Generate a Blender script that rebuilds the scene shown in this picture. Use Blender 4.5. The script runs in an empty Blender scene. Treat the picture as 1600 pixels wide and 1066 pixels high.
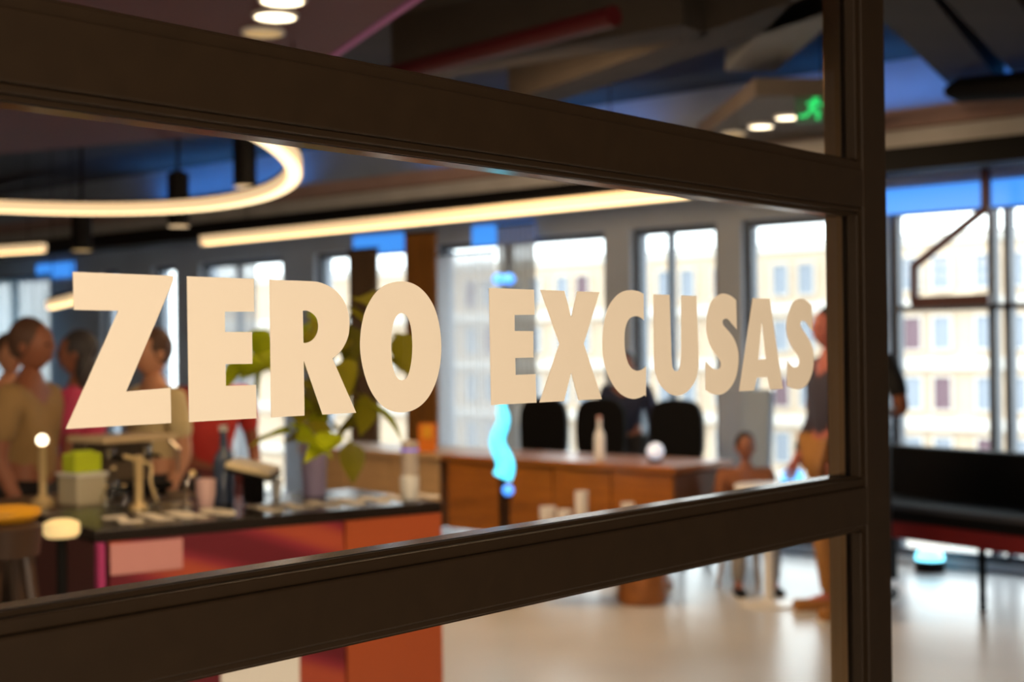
import bpy, bmesh, math, random
from mathutils import Vector, Matrix, Euler
random.seed(7)
SC = bpy.context.scene
COL = SC.collection
PI = math.pi

# ------------------------------------------------------------------ camera, light, exposure
FPX = 2222.2
CAM = Vector((0.0, -0.963, 1.5))
ax = Vector((1907, 8, -FPX)).normalized()            # world x seen from the camera
vz = Vector((-0.0115, 1.0, 0.0)); vz.z = -(vz.x * ax.x + vz.y * ax.y) / ax.z
vz.normalize()
ay = vz.cross(ax).normalized()
ROT = Matrix((ax, ay, vz))                            # camera -> world
cam_data = bpy.data.cameras.new('camera')
cam = bpy.data.objects.new('camera', cam_data); COL.objects.link(cam)
cam.matrix_world = Matrix.Translation(CAM) @ ROT.to_4x4()
cam_data.sensor_width = 36.0
cam_data.lens = FPX / 1600 * 36.0
cam_data.clip_start = 0.05; cam_data.clip_end = 500
cam_data.dof.use_dof = True
cam_data.dof.focus_distance = 1.36
cam_data.dof.aperture_fstop = 5.3
cam_data.dof.aperture_blades = 0
SC.camera = cam
SC.view_settings.view_transform = 'Standard'
SC.view_settings.look = 'None'
SC.view_settings.gamma = 1.0
SC.view_settings.use_curve_mapping = False
SC.view_settings.exposure = 0.0
SC.cycles.use_denoising = True
SC.cycles.max_bounces = 10
SC.cycles.transparent_max_bounces = 24
SC.cycles.caustics_reflective = False
SC.cycles.caustics_refractive = False
SC.cycles.sample_clamp_indirect = 6.0

W = bpy.data.worlds.new('world'); SC.world = W
W.use_nodes = True
wn = W.node_tree.nodes; wl = W.node_tree.links
bg = wn['Background']
tc = wn.new('ShaderNodeTexCoord'); nz = wn.new('ShaderNodeTexNoise'); rp = wn.new('ShaderNodeValToRGB')
nz.inputs['Scale'].default_value = 2.0; nz.inputs['Detail'].default_value = 4.0
rp.color_ramp.elements[0].color = (0.80, 0.90, 1.0, 1); rp.color_ramp.elements[1].color = (1, 1, 1, 1)
wl.new(tc.outputs['Generated'], nz.inputs['Vector']); wl.new(nz.outputs['Fac'], rp.inputs['Fac'])
wl.new(rp.outputs['Color'], bg.inputs['Color'])
bg.inputs['Strength'].default_value = 5.6

def lamp(name, kind, loc, energy, color, target=None, size=None, size_y=None, spot=None, angle=None):
    d = bpy.data.lights.new(name, kind); d.energy = energy; d.color = color
    if kind == 'AREA':
        d.size = size
        if size_y: d.shape = 'RECTANGLE'; d.size_y = size_y
    elif kind == 'SUN': d.angle = angle or 0.1
    elif size is not None: d.shadow_soft_size = size
    if spot: d.spot_size = spot; d.spot_blend = 0.6
    o = bpy.data.objects.new(name, d); COL.objects.link(o); o.location = loc
    if target is not None:
        o.rotation_euler = (Vector(target) - Vector(loc)).to_track_quat('-Z', 'Y').to_euler()
    return o
# veiled daylight on the street side, corridor lamp behind the camera, blue wash lamps above the ceiling beam
lamp('sun', 'SUN', (0, 0, 60), 1.6, (1, 0.93, 0.84), (30, 12, 0), angle=0.3)
lamp('corridor_lamp', 'AREA', (-1.3, -3.4, 1.7), 174, (1, 0.82, 0.62), (1.2, 0.0, 1.4), size=1.2)
lamp('bar_lamp', 'AREA', (2.5, 1.2, 2.95), 120, (1, 0.72, 0.42), (2.9, 3.0, 0.7), size=1.2)
lamp('left_room_fill', 'AREA', (-0.6, 4.6, 2.95), 150, (1, 0.76, 0.5), (-0.4, 5.0, 0.5), size=1.6)  # unseen fill, added to brighten the left room and what reflects it
lamp('lounge_lamp', 'AREA', (5.6, 4.4, 2.9), 85, (1, 0.66, 0.36), (6.8, 4.4, 0.5), size=1.5)
for i, (y0, e) in enumerate([(3.0, 9), (6.6, 9), (10.6, 11)]):
    lamp('blue_wash_lamp', 'AREA', (8.9, y0, 3.05), e, (0.03, 0.30, 1.0), size=0.12, size_y=2.4).rotation_euler = (PI, -0.25, 0)

# ------------------------------------------------------------------ pixel rays (1600 x 1066) to room points
def ray(px, py):
    return (ROT @ Vector(((px - 800) / FPX, (533 - py) / FPX, -1.0)))
def at(px, py, depth): return CAM + ray(px, py) * depth
def onx(px, py, X): r = ray(px, py); return CAM + r * ((X - CAM.x) / r.x)
def ony(px, py, Y): r = ray(px, py); return CAM + r * ((Y - CAM.y) / r.y)
def onz(px, py, Z): r = ray(px, py); return CAM + r * ((Z - CAM.z) / r.z)

# ------------------------------------------------------------------ materials
MATS = {}
def srgb(c):
    f = lambda v: v / 12.92 if v <= 0.04045 else ((v + 0.055) / 1.055) ** 2.4
    return tuple(f(v / 255) for v in c)
def mat(name, rgb, rough=0.5, metal=0.0, emit=None, strength=0.0, noise=0.0, nscale=8.0, bump=0.0, spec=0.5,
        trans=0.0, sub=0.0, second=None, stretch=None, sheen=0.0):
    if name in MATS: return MATS[name]
    m = bpy.data.materials.new(name); m.use_nodes = True
    n = m.node_tree.nodes; l = m.node_tree.links; b = n['Principled BSDF']
    c = srgb(rgb) + (1,)
    b.inputs['Base Color'].default_value = c
    b.inputs['Roughness'].default_value = rough
    b.inputs['Metallic'].default_value = metal
    b.inputs['Specular IOR Level'].default_value = spec
    if trans: b.inputs['Transmission Weight'].default_value = trans
    if emit is not None:
        b.inputs['Emission Color'].default_value = srgb(emit) + (1,)
        b.inputs['Emission Strength'].default_value = strength
    if noise or bump:
        t = n.new('ShaderNodeTexCoord'); x = n.new('ShaderNodeTexNoise')
        x.inputs['Scale'].default_value = nscale; x.inputs['Detail'].default_value = 5
        src = t.outputs['Object']
        if stretch:
            mp = n.new('ShaderNodeMapping'); mp.inputs['Scale'].default_value = stretch
            l.new(src, mp.inputs['Vector']); src = mp.outputs['Vector']
        l.new(src, x.inputs['Vector'])
        if noise:
            mx = n.new('ShaderNodeMix'); mx.data_type = 'RGBA'
            c2 = srgb(second) + (1,) if second else tuple(v * (1 - noise) for v in c[:3]) + (1,)
            rr = n.new('ShaderNodeValToRGB')
            rr.color_ramp.elements[0].position = 0.35; rr.color_ramp.elements[1].position = 0.65
            l.new(x.outputs['Fac'], rr.inputs['Fac']); l.new(rr.outputs['Color'], mx.inputs[0])
            mx.inputs[6].default_value = c; mx.inputs[7].default_value = c2
            l.new(mx.outputs[2], b.inputs['Base Color'])
        if bump:
            bp = n.new('ShaderNodeBump'); bp.inputs['Strength'].default_value = bump
            bp.inputs['Distance'].default_value = 0.01
            l.new(x.outputs['Fac'], bp.inputs['Height']); l.new(bp.outputs['Normal'], b.inputs['Normal'])
    MATS[name] = m
    return m
def glass_mat(name, tint=(1, 1, 1), base=0.035, gain=0.9, rough=0.0):
    m = bpy.data.materials.new(name); m.use_nodes = True
    n = m.node_tree.nodes; l = m.node_tree.links
    n.remove(n['Principled BSDF'])
    tr = n.new('ShaderNodeBsdfTransparent'); tr.inputs['Color'].default_value = tint + (1,)
    gl = n.new('ShaderNodeBsdfGlossy'); gl.inputs['Roughness'].default_value = rough
    lw = n.new('ShaderNodeLayerWeight'); lw.inputs['Blend'].default_value = 0.5
    pw = n.new('ShaderNodeMath'); pw.operation = 'POWER'; pw.inputs[1].default_value = 5
    ma = n.new('ShaderNodeMath'); ma.operation = 'MULTIPLY_ADD'; ma.inputs[1].default_value = gain; ma.inputs[2].default_value = base
    mix = n.new('ShaderNodeMixShader')
    l.new(lw.outputs['Facing'], pw.inputs[0]); l.new(pw.outputs[0], ma.inputs[0]); l.new(ma.outputs[0], mix.inputs['Fac'])
    l.new(tr.outputs[0], mix.inputs[1]); l.new(gl.outputs[0], mix.inputs[2])
    l.new(mix.outputs[0], n['Material Output'].inputs['Surface'])
    return m
def sheer_mat(name, rgb, alpha):
    m = bpy.data.materials.new(name); m.use_nodes = True
    n = m.node_tree.nodes; l = m.node_tree.links
    n.remove(n['Principled BSDF'])
    tr = n.new('ShaderNodeBsdfTransparent'); df = n.new('ShaderNodeBsdfDiffuse'); tl = n.new('ShaderNodeBsdfTranslucent')
    df.inputs['Color'].default_value = srgb(rgb) + (1,); tl.inputs['Color'].default_value = srgb(rgb) + (1,)
    a = n.new('ShaderNodeMixShader'); a.inputs[0].default_value = 0.5
    b = n.new('ShaderNodeMixShader'); b.inputs[0].default_value = alpha
    l.new(df.outputs[0], a.inputs[1]); l.new(tl.outputs[0], a.inputs[2])
    l.new(tr.outputs[0], b.inputs[1]); l.new(a.outputs[0], b.inputs[2])
    l.new(b.outputs[0], n['Material Output'].inputs['Surface'])
    return m

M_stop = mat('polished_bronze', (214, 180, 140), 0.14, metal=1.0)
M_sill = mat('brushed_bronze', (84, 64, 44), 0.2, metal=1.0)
M_frame = mat('bronze_paint', (39, 28, 17), 0.42, noise=0.12, nscale=35, bump=0.03, spec=0.3)
M_gasket = mat('black_gasket', (14, 12, 11), 0.5)
M_vinyl = mat('cream_vinyl', (241, 228, 208), 0.55, spec=0.25)
M_glass = glass_mat('clear_glass', (0.95, 0.95, 0.945))
M_wglass = glass_mat('window_glass', (0.95, 0.98, 0.97))
M_floor = mat('polished_resin', (214, 215, 217), 0.3, noise=0.14, nscale=1.1, spec=0.6)
M_ceil = mat('raw_concrete', (62, 58, 54), 0.9, noise=0.35, nscale=1.6, bump=0.3)
M_wall = mat('dark_plaster', (84, 76, 70), 0.8, noise=0.1, nscale=3)
M_cwall = mat('corridor_plaster', (120, 100, 84), 0.85)
M_beam = mat('beam_concrete', (54, 46, 40), 0.85, noise=0.25, nscale=3, bump=0.2)
M_greybeam = mat('pale_concrete', (222, 222, 226), 0.8, noise=0.15, nscale=3)
M_black = mat('black_paint', (12, 12, 14), 0.6, spec=0.15)
M_mull = mat('dark_mullion', (78, 86, 98), 0.45, metal=0.2)
M_col = mat('grey_column', (176, 186, 200), 0.8, noise=0.12, nscale=2)
M_maroon = mat('maroon_paint', (90, 16, 20), 0.6, noise=0.12, nscale=2)
M_redsteel = mat('dark_red_steel', (70, 8, 16), 0.5)
M_led = mat('warm_diffuser', (255, 230, 190), 0.5, emit=(255, 226, 176), strength=2.6)
M_leds = mat('warm_diffuser_side', (255, 225, 180), 0.5, emit=(250, 214, 166), strength=0.95)
M_spot = mat('lit_lens', (255, 240, 215), 0.5, emit=(255, 236, 200), strength=6.0)
M_spotdim = mat('dim_lens', (200, 170, 120), 0.5, emit=(190, 158, 105), strength=0.9)
M_cyan = mat('cyan_neon', (120, 240, 255), 0.4, emit=(60, 215, 255), strength=2.6)
M_bluel = mat('blue_led', (90, 160, 255), 0.4, emit=(70, 150, 255), strength=2.2)
M_bluedim = mat('blue_strip', (70, 150, 240), 0.4, emit=(62, 140, 235), strength=1.3)
M_violet = mat('violet_reflection', (120, 90, 255), 0.4, emit=(115, 85, 255), strength=0.8)
M_green = mat('green_lit_sign', (20, 190, 100), 0.4, emit=(16, 205, 105), strength=1.4)
M_greend = mat('dark_green_panel', (6, 60, 34), 0.4, emit=(4, 66, 36), strength=0.5)
M_wood = mat('orange_brown_wood', (168, 100, 34), 0.32, noise=0.35, nscale=3, stretch=(8, 1, 8), bump=0.05)
M_tanwood = mat('tan_wood', (196, 158, 112), 0.4, noise=0.2, nscale=3, stretch=(8, 1, 8))  # stool wood; on the counter's left stretch it carries window light
M_white = mat('white_gloss', (236, 234, 230), 0.3)
M_chrome = mat('polished_steel', (225, 215, 200), 0.12, metal=1.0)
M_brass = mat('brass', (240, 212, 158), 0.35, metal=0.5)
M_leather = mat('black_leather', (6, 6, 8), 0.6, bump=0.1, nscale=40, spec=0.15)
M_grey = mat('grey_trim', (66, 70, 80), 0.6, spec=0.2)
M_redfab = mat('red_fabric', (128, 14, 22), 0.75)
M_orange = mat('orange_panel', (180, 84, 42), 0.55, noise=0.08, nscale=2)
M_pinkp = mat('pale_pink_print', (214, 150, 150), 0.6, noise=0.1, nscale=3)
M_magenta = mat('magenta_trim', (176, 52, 116), 0.6)
M_leafl = mat('lime_leaf', (214, 224, 40), 0.45, noise=0.25, nscale=14)
M_leafd = mat('olive_leaf', (150, 144, 30), 0.45, noise=0.3, nscale=14)
def leaf_mat(name, rgb):
    m = bpy.data.materials.new(name); m.use_nodes = True
    n = m.node_tree.nodes; l = m.node_tree.links; b = n['Principled BSDF']
    t = n.new('ShaderNodeTexCoord'); x = n.new('ShaderNodeTexNoise'); x.inputs['Scale'].default_value = 14
    mx = n.new('ShaderNodeMix'); mx.data_type = 'RGBA'
    c0 = srgb(rgb) + (1,); mx.inputs[6].default_value = c0; mx.inputs[7].default_value = tuple(v * 0.72 for v in c0[:3]) + (1,)
    l.new(t.outputs['Object'], x.inputs['Vector']); l.new(x.outputs['Fac'], mx.inputs[0]); l.new(mx.outputs[2], b.inputs['Base Color'])
    b.inputs['Roughness'].default_value = 0.4
    tl = n.new('ShaderNodeBsdfTranslucent'); l.new(mx.outputs[2], tl.inputs['Color'])
    a = n.new('ShaderNodeMixShader'); a.inputs[0].default_value = 0.5
    l.new(b.outputs[0], a.inputs[1]); l.new(tl.outputs[0], a.inputs[2]); l.new(a.outputs[0], n['Material Output'].inputs['Surface'])
    return m
M_leafl = leaf_mat('lime_leaf_blade', (222, 232, 46)); M_leafd = leaf_mat('olive_leaf_blade', (166, 158, 34))
M_vase = mat('lilac_ceramic', (172, 158, 196), 0.35)
M_lime = mat('lime_card', (190, 206, 30), 0.6)
M_yellow = mat('mustard_paint', (224, 160, 28), 0.5)
M_clearg = glass_mat('bottle_glass', (0.86, 0.84, 0.76), 0.06, 0.9)
M_amber = glass_mat('amber_glass', (0.62, 0.36, 0.12), 0.06, 0.9)

# printed diagonal sweep on the fabric front of the bar
def sweep_mat():
    m = bpy.data.materials.new('crimson_print'); m.use_nodes = True
    n = m.node_tree.nodes; l = m.node_tree.links; b = n['Principled BSDF']
    t = n.new('ShaderNodeTexCoord'); mp = n.new('ShaderNodeMapping'); w = n.new('ShaderNodeTexWave'); r = n.new('ShaderNodeValToRGB')
    mp.inputs['Rotation'].default_value = (0, 1.22, 0)
    w.inputs['Scale'].default_value = 1.5; w.inputs['Distortion'].default_value = 1.2; w.inputs['Detail'].default_value = 1
    w.inputs['Phase Offset'].default_value = 1.0
    e = r.color_ramp.elements
    e[0].position = 0.2; e[0].color = srgb((104, 12, 34)) + (1,)
    e[1].position = 0.95; e[1].color = srgb((178, 76, 50)) + (1,)
    x = e.new(0.6); x.color = srgb((142, 36, 54)) + (1,)
    l.new(t.outputs['Object'], mp.inputs['Vector']); l.new(mp.outputs[0], w.inputs['Vector'])
    l.new(w.outputs['Fac'], r.inputs['Fac']); l.new(r.outputs['Color'], b.inputs['Base Color'])
    b.inputs['Roughness'].default_value = 0.6
    return m
M_sweep = sweep_mat()

# ------------------------------------------------------------------ mesh builder
class MB:
    def __init__(self): self.bm = bmesh.new()
    def box(self, c, s, rz=0.0, rot=None, bevel=0.0):
        g = bmesh.ops.create_cube(self.bm, size=1.0)
        vs = g['verts']
        R = rot.to_4x4() if rot is not None else Matrix.Rotation(rz, 4, 'Z')
        M = Matrix.Translation(Vector(c)) @ R @ Matrix.Diagonal((s[0], s[1], s[2], 1))
        bmesh.ops.transform(self.bm, matrix=M, verts=vs)
        if bevel:
            es = list({e for v in vs for e in v.link_edges})
            bmesh.ops.bevel(self.bm, geom=es, offset=bevel, segments=2, affect='EDGES', profile=0.5)
        return self
    def span(self, a, b, w, h, up=(0, 0, 1), bevel=0.0):      # bar with a w x h section from a to b
        a, b = Vector(a), Vector(b); d = b - a; L = d.length; x = d / L
        u = Vector(up); y = u.cross(x)
        if y.length < 1e-4: y = Vector((0, 1, 0)).cross(x)
        y.normalize(); z = x.cross(y)
        R = Matrix((x, y, z)).transposed()
        return self.box((a + b) / 2, (L, w, h), rot=R, bevel=bevel)
    def tube(self, pts, r, n=10, cap=True):
        pts = [Vector(p) for p in pts]; rings = []
        rs = r if isinstance(r, (list, tuple)) else [r] * len(pts)
        prev = None
        for i, p in enumerate(pts):
            d = (pts[min(i + 1, len(pts) - 1)] - pts[max(i - 1, 0)]).normalized()
            if prev is None:
                a = d.cross(Vector((0, 0, 1)))
                if a.length < 1e-3: a = d.cross(Vector((0, 1, 0)))
            else: a = prev - d * prev.dot(d)
            a.normalize(); prev = a; b = d.cross(a)
            rings.append([self.bm.verts.new(p + (a * math.cos(2 * PI * k / n) + b * math.sin(2 * PI * k / n)) * rs[i]) for k in range(n)])
        for A, B in zip(rings, rings[1:]):
            for k in range(n): self.bm.faces.new((A[k], A[(k + 1) % n], B[(k + 1) % n], B[k]))
        if cap:
            self.bm.faces.new(rings[0][::-1]); self.bm.faces.new(rings[-1])
        return self
    def lathe(self, prof, c=(0, 0, 0), n=24):
        c = Vector(c); rings = []
        for r, z in prof:
            rings.append([self.bm.verts.new(c + Vector((max(r, 1e-4) * math.cos(2 * PI * k / n), max(r, 1e-4) * math.sin(2 * PI * k / n), z))) for k in range(n)])
        for A, B in zip(rings, rings[1:]):
            for k in range(n): self.bm.faces.new((A[k], A[(k + 1) % n], B[(k + 1) % n], B[k]))
        if prof[0][0] > 1e-3: self.bm.faces.new(rings[0][::-1])
        if prof[-1][0] > 1e-3: self.bm.faces.new(rings[-1])
        return self
    def ball(self, c, s, sub=2, rot=None):
        g = bmesh.ops.create_icosphere(self.bm, subdivisions=sub, radius=1.0)
        R = rot.to_4x4() if rot is not None else Matrix.Identity(4)
        bmesh.ops.transform(self.bm, matrix=Matrix.Translation(Vector(c)) @ R @ Matrix.Diagonal((s[0], s[1], s[2], 1)), verts=g['verts'])
        return self
    def prism(self, poly, d):                                   # closed 3-D polygon extruded by vector d
        d = Vector(d)
        A = [self.bm.verts.new(Vector(p)) for p in poly]; B = [self.bm.verts.new(Vector(p) + d) for p in poly]
        self.bm.faces.new(A[::-1]); self.bm.faces.new(B)
        for i in range(len(A)): j = (i + 1) % len(A); self.bm.faces.new((A[i], A[j], B[j], B[i]))
        return self
    def build(self, name, m, parent=None, local=False, smooth=False):
        bmesh.ops.recalc_face_normals(self.bm, faces=self.bm.faces)
        me = bpy.data.meshes.new(name); self.bm.to_mesh(me); self.bm.free()
        for mm in (m if isinstance(m, (list, tuple)) else [m]): me.materials.append(mm)
        if smooth:
            for p in me.polygons: p.use_smooth = True
            try: me.set_sharp_from_angle(angle=0.7)
            except Exception: pass
        if parent is not None and not local:
            off = Matrix.Translation(-world_loc(parent)); me.transform(off)
        o = bpy.data.objects.new(name, me); COL.objects.link(o)
        if parent is not None: o.parent = parent
        return o
def world_loc(o):
    v = o.location.copy()
    while o.parent is not None: o = o.parent; v += o.location
    return v
def tag(o, label=None, cat=None, group=None, kind=None):
    if label: o['label'] = label
    if cat: o['category'] = cat
    if group: o['group'] = group
    if kind: o['kind'] = kind
    return o
def empty(name, loc, label=None, cat=None, group=None, kind=None, rz=0.0):
    o = bpy.data.objects.new(name, None); COL.objects.link(o); o.location = loc; o.rotation_euler = (0, 0, rz)
    o.empty_display_size = 0.1
    return tag(o, label, cat, group, kind)
def solo(mb, name, m, label, cat, group=None, smooth=False, base=None):
    """one-mesh thing with its origin at its base"""
    vs = [v.co for v in mb.bm.verts]
    b = base or Vector((sum(v.x for v in vs) / len(vs), sum(v.y for v in vs) / len(vs), min(v.z for v in vs)))
    o = mb.build(name, m, smooth=smooth)
    o.data.transform(Matrix.Translation(-Vector(b))); o.location = b
    return tag(o, label, cat, group)
def struct(mb, name, m, parent=None, smooth=False):
    o = mb.build(name, m, parent, smooth=smooth)
    if parent is None: o['kind'] = 'structure'
    return o
def copy_tree(o, parent=None):
    c = o.copy(); COL.objects.link(c)
    if parent is not None: c.parent = parent
    for ch in list(o.children): copy_tree(ch, c)
    return c

# ------------------------------------------------------------------ room shell
X0, Y1, ZC = 9.1, 15.2, 3.45
XL, YB = -5.0, -4.6
struct(MB().box(((XL + X0) / 2, (YB + Y1) / 2, -0.1), (X0 - XL + 0.6, Y1 - YB + 0.6, 0.2)), 'floor', M_floor)
struct(MB().box(((XL + X0) / 2, (YB + Y1) / 2, ZC + 0.1), (X0 - XL + 0.6, Y1 - YB + 0.6, 0.2)), 'ceiling', M_ceil)
struct(MB().box((XL - 0.1, (YB + Y1) / 2, ZC / 2), (0.2, Y1 - YB + 0.4, ZC)), 'wall_left', mat('pale_plaster', (196, 186, 172), 0.8))
struct(MB().box(((XL + X0) / 2, Y1 + 0.1, ZC / 2), (X0 - XL, 0.2, ZC)), 'wall_far', M_wall)
struct(MB().box(((XL + X0) / 2, YB - 0.1, ZC / 2), (X0 - XL, 0.2, ZC)), 'wall_back', M_cwall)
DX0, DX1 = -0.45, 2.03                                    # glazed door leaf runs from DX0 to the stile edge DX1
struct(MB().box(((XL + DX0) / 2, 0.03, ZC / 2), (DX0 - XL, 0.12, ZC)), 'wall_front_left', M_cwall)
struct(MB().box(((3.3 + X0) / 2, 0.03, ZC / 2), (X0 - 3.3, 0.12, ZC)), 'wall_front_right', M_cwall)
struct(MB().box(((DX0 + 3.3) / 2, 0.03, (2.72 + ZC) / 2), (3.3 - DX0, 0.12, ZC - 2.72)), 'trim_1', M_frame)

# window wall: bays measured along the wall (left edge px, right edge px)
def wy(px): return onx(px, 540, X0).y
bays = [(-30, 78), (158, 186), (238, 275), (312, 442), (492, 634), (682, 946), (986, 1121), (1160, 1302), (1388, 1700)]
HEAD = 2.44
edges = sorted([(wy(b), wy(a)) for a, b in bays])          # y ranges, ascending
wall = MB()
ys = [YB] + [v for e in edges for v in e] + [Y1]
for i in range(0, len(ys), 2):
    a, b = ys[i], ys[i + 1]
    if b - a > 0.01: wall.box((X0 + 0.12, (a + b) / 2, ZC / 2), (0.24, b - a, ZC))
for a, b in edges:
    wall.box((X0 + 0.12, (a + b) / 2, (HEAD + ZC) / 2), (0.24, b - a, ZC - HEAD))
    wall.box((X0 + 0.12, (a + b) / 2, 0.03), (0.24, b - a, 0.06))
struct(wall, 'wall_right', M_col)
for i, (a, b) in enumerate(edges):
    w = empty(f'window_{i + 1}', (X0 + 0.1, (a + b) / 2, 0.06), kind='structure')
    f = MB()
    for y in (a + 0.025, b - 0.025): f.box((X0 + 0.1, y, (HEAD + 0.06) / 2), (0.08, 0.05, HEAD - 0.06))
    for z in (0.085, HEAD - 0.025): f.box((X0 + 0.1, (a + b) / 2, z), (0.08, b - a - 0.1, 0.05))
    f.build('window_frame', M_mull, w)
    MB().box((X0 + 0.12, (a + b) / 2, (HEAD + 0.06) / 2), (0.012, b - a - 0.1, HEAD - 0.16)).build('window_pane', M_wglass, w)
    if i == 0:
        for px in (1546, 1571):
            MB().box((X0 + 0.09, wy(px), (HEAD + 0.06) / 2), (0.1, 0.045, HEAD - 0.16)).build('mullion', M_mull, w)
        MB().box((X0 + 0.09, (a + b) / 2, onx(1480, 480, X0).z), (0.1, b - a - 0.1, 0.035)).build('transom', M_mull, w)
    elif b - a > 0.7 and i != 1:
        MB().box((X0 + 0.09, (a * 0.42 + b * 0.58), (HEAD + 0.06) / 2), (0.08, 0.03, HEAD - 0.16)).build('mullion', M_mull, w)

# ------------------------------------------------------------------ the glazed door
DZ = [1.5 - 0.187, 1.5 + 0.188]                              # sight lines of the middle pane (bead edges)
PITCH = 0.454
FY0, FY1 = -0.022, 0.034                                     # frame front and back faces
door = empty('door_1', (DX0, 0.0, 0.0), kind='structure')
xs_face = ony(1352.5, 540, FY0).x                              # inner face edge of the right-hand stile
xs_sight = ony(1341.5, 540, -0.0165).x                          # glass sight line at right
xr_edge = ony(1388.5, 540, FY0).x
def stile(xa, xb, name='stile'):
    return MB().box(((xa + xb) / 2, (FY0 + FY1) / 2, 1.36), (xb - xa, FY1 - FY0, 2.72), bevel=0.0022).build(name, M_frame, door)
stile(xs_face, xr_edge)
lx_face = DX0 + 0.075
stile(DX0, lx_face)
zp = []                                                      # panes: (z0, z1) of the sight lines
for k in (-2, -1, 0, 1, 2): zp.append((DZ[0] + k * PITCH, DZ[1] + k * PITCH))
BE = 0.0095                                                  # bead face height
def rail(z0, z1):
    MB().box(((lx_face + xs_face) / 2, (FY0 + FY1) / 2, (z0 + z1) / 2), (xs_face - lx_face, FY1 - FY0, z1 - z0), bevel=0.0022).build('rail', M_frame, door)
rail(0.02, zp[0][0] - 0.0145)
for (a, b), (c, d) in zip(zp, zp[1:]): rail(b + BE, c - 0.0145)
rail(zp[-1][1] + BE, 2.72)
for (z0, z1) in zp:
    ztop, zbot = z1 + BE, z0 - 0.0145
    xa, xb = lx_face, xs_face
    # front beads: a stepped moulding with a dark shadow groove against the frame
    def bead_h(za, zb, up):
        lo, hi = min(za, zb), max(za, zb)
        m = MB()
        h = hi - lo
        g = 0.003
        if up: m.box(((xa + xb) / 2, -0.0085, hi - g - (h - g) / 2), (xb - xa, 0.016, h - g), bevel=0.0015)
        else: m.box(((xa + xb) / 2, -0.0085, lo + g + (h - g) / 2), (xb - xa, 0.016, h - g), bevel=0.0015)
        m.box(((xa + xb) / 2, -0.0035, (lo + hi) / 2), (xb - xa, 0.006, h + 0.002))
        m.build('glazing_bead', M_frame, door)
        # back stop behind the glass
        MB().box(((xa + xb) / 2, 0.0065 + (FY1 - 0.0065) / 2, (lo + hi) / 2), (xb - xa, FY1 - 0.0065, h), bevel=0.001).build('glazing_stop', M_sill, door)
    bead_h(z1, ztop, False)
    bead_h(zbot, z0, True)
    for s, (e0, e1) in ((1, (xs_sight, xs_face)), (-1, (lx_face, lx_face + 0.022))):
        w = e1 - e0; g = 0.003
        m = MB()
        cx = e0 + (w - g) / 2 if s > 0 else e1 - (w - g) / 2
        m.box((cx, -0.0085, (z0 + z1) / 2), (w - g, 0.016, z1 - z0), bevel=0.0015)
        m.box(((e0 + e1) / 2 + s * 0.001, -0.0035, (z0 + z1) / 2), (w, 0.006, z1 - z0))
        m.build('glazing_bead', M_frame, door)
        MB().box(((e0 + e1) / 2, 0.0065 + (FY1 - 0.0065) / 2, (z0 + z1) / 2), (w, FY1 - 0.0065, z1 - z0), bevel=0.001).build('glazing_stop', M_stop, door)
    # rubber gasket line and the pane
    t = 0.0016
    gm = MB()
    for zz in (z0 + t / 2, z1 - t / 2): gm.box(((lx_face + xs_sight) / 2, -0.0012, zz), (xs_sight - lx_face - 0.022, 0.0016, t))
    gm.build('gasket', M_gasket, door)
    MB().box(((lx_face + xs_face) / 2, 0.003, (z0 + z1) / 2), (xs_face - lx_face - 0.004, 0.006, z1 - z0 + 0.014)).build('glass_pane', M_glass, door)

# ------------------------------------------------------------------ vinyl lettering on the glass
def P(ox, oy, k, pts): return [(ox + p[0] / k, oy + p[1] / k) + ((1,) if len(p) > 2 else ()) for p in pts]
c = 1
GLYPH = []
GLYPH.append(('Z', [[(113.6, 426.5, c), (271.3, 432.4, c), (270.3, 439.5, c), (197, 611.9, c), (266.3, 606.2, c), (267.3, 662.2, c), (102.6, 672.1, c), (184.6, 485.8, c), (115.2, 484.3, c)]]))
GLYPH.append(('E', [[(291.8, 432.9, c), (396.6, 436.6, c), (397.1, 487.2, c), (351.2, 487.2, c), (351.5, 518.8, c), (393.7, 519, c), (394.3, 568.7, c), (352.2, 569.2, c), (352.8, 603.1, c), (400, 601.5, c), (400.8, 653.8, c), (295.2, 659.8, c)]]))
GLYPH.append(('R', [[(421, 437.6, c), (478, 439.2), (501.5, 442), (522.6, 453), (537.9, 471.6), (544.9, 492.7), (545.8, 511.5), (543.3, 527.9), (535.5, 544.3), (527.3, 553.7), (519.3, 560.3, c), (556.4, 644.5, c), (503.8, 647.8, c), (474.3, 563.6, c), (475.7, 649.4, c), (423.4, 652.5, c)],
    [(472.9, 485.5, c), (480.4, 485.9), (488.6, 490.4), (494.5, 497.4), (497, 508), (495.9, 518.5), (492.1, 526.7), (486.2, 532.6), (479.2, 535.7), (474, 535.9, c)]]))
GLYPH.append(('O', [P(550, 420, 4.2625, [(330, 84), (400, 97), (465, 138), (520, 205), (560, 290), (585, 400), (594, 520), (586, 640), (562, 745), (520, 838), (465, 905), (400, 945), (330, 958), (265, 948), (205, 915), (150, 855), (105, 770), (72, 660), (56, 560), (54, 480), (62, 390), (85, 290), (125, 205), (180, 137), (250, 97)]),
    P(550, 420, 4.2625, [(330, 296), (355, 306), (378, 340), (394, 400), (401, 480), (401, 560), (392, 640), (375, 705), (355, 735), (331, 743), (308, 735), (287, 705), (270, 645), (262, 570), (260, 490), (263, 430), (273, 370), (290, 325), (310, 302)])]))
GLYPH.append(('E', [P(750, 430, 4.845, [(67, 88, c), (408, 99, c), (414, 301, c), (261, 302, c), (262, 423, c), (403, 424, c), (404, 624, c), (266, 628, c), (269, 756, c), (420, 749, c), (427, 962, c), (83, 980, c)])]))
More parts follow.
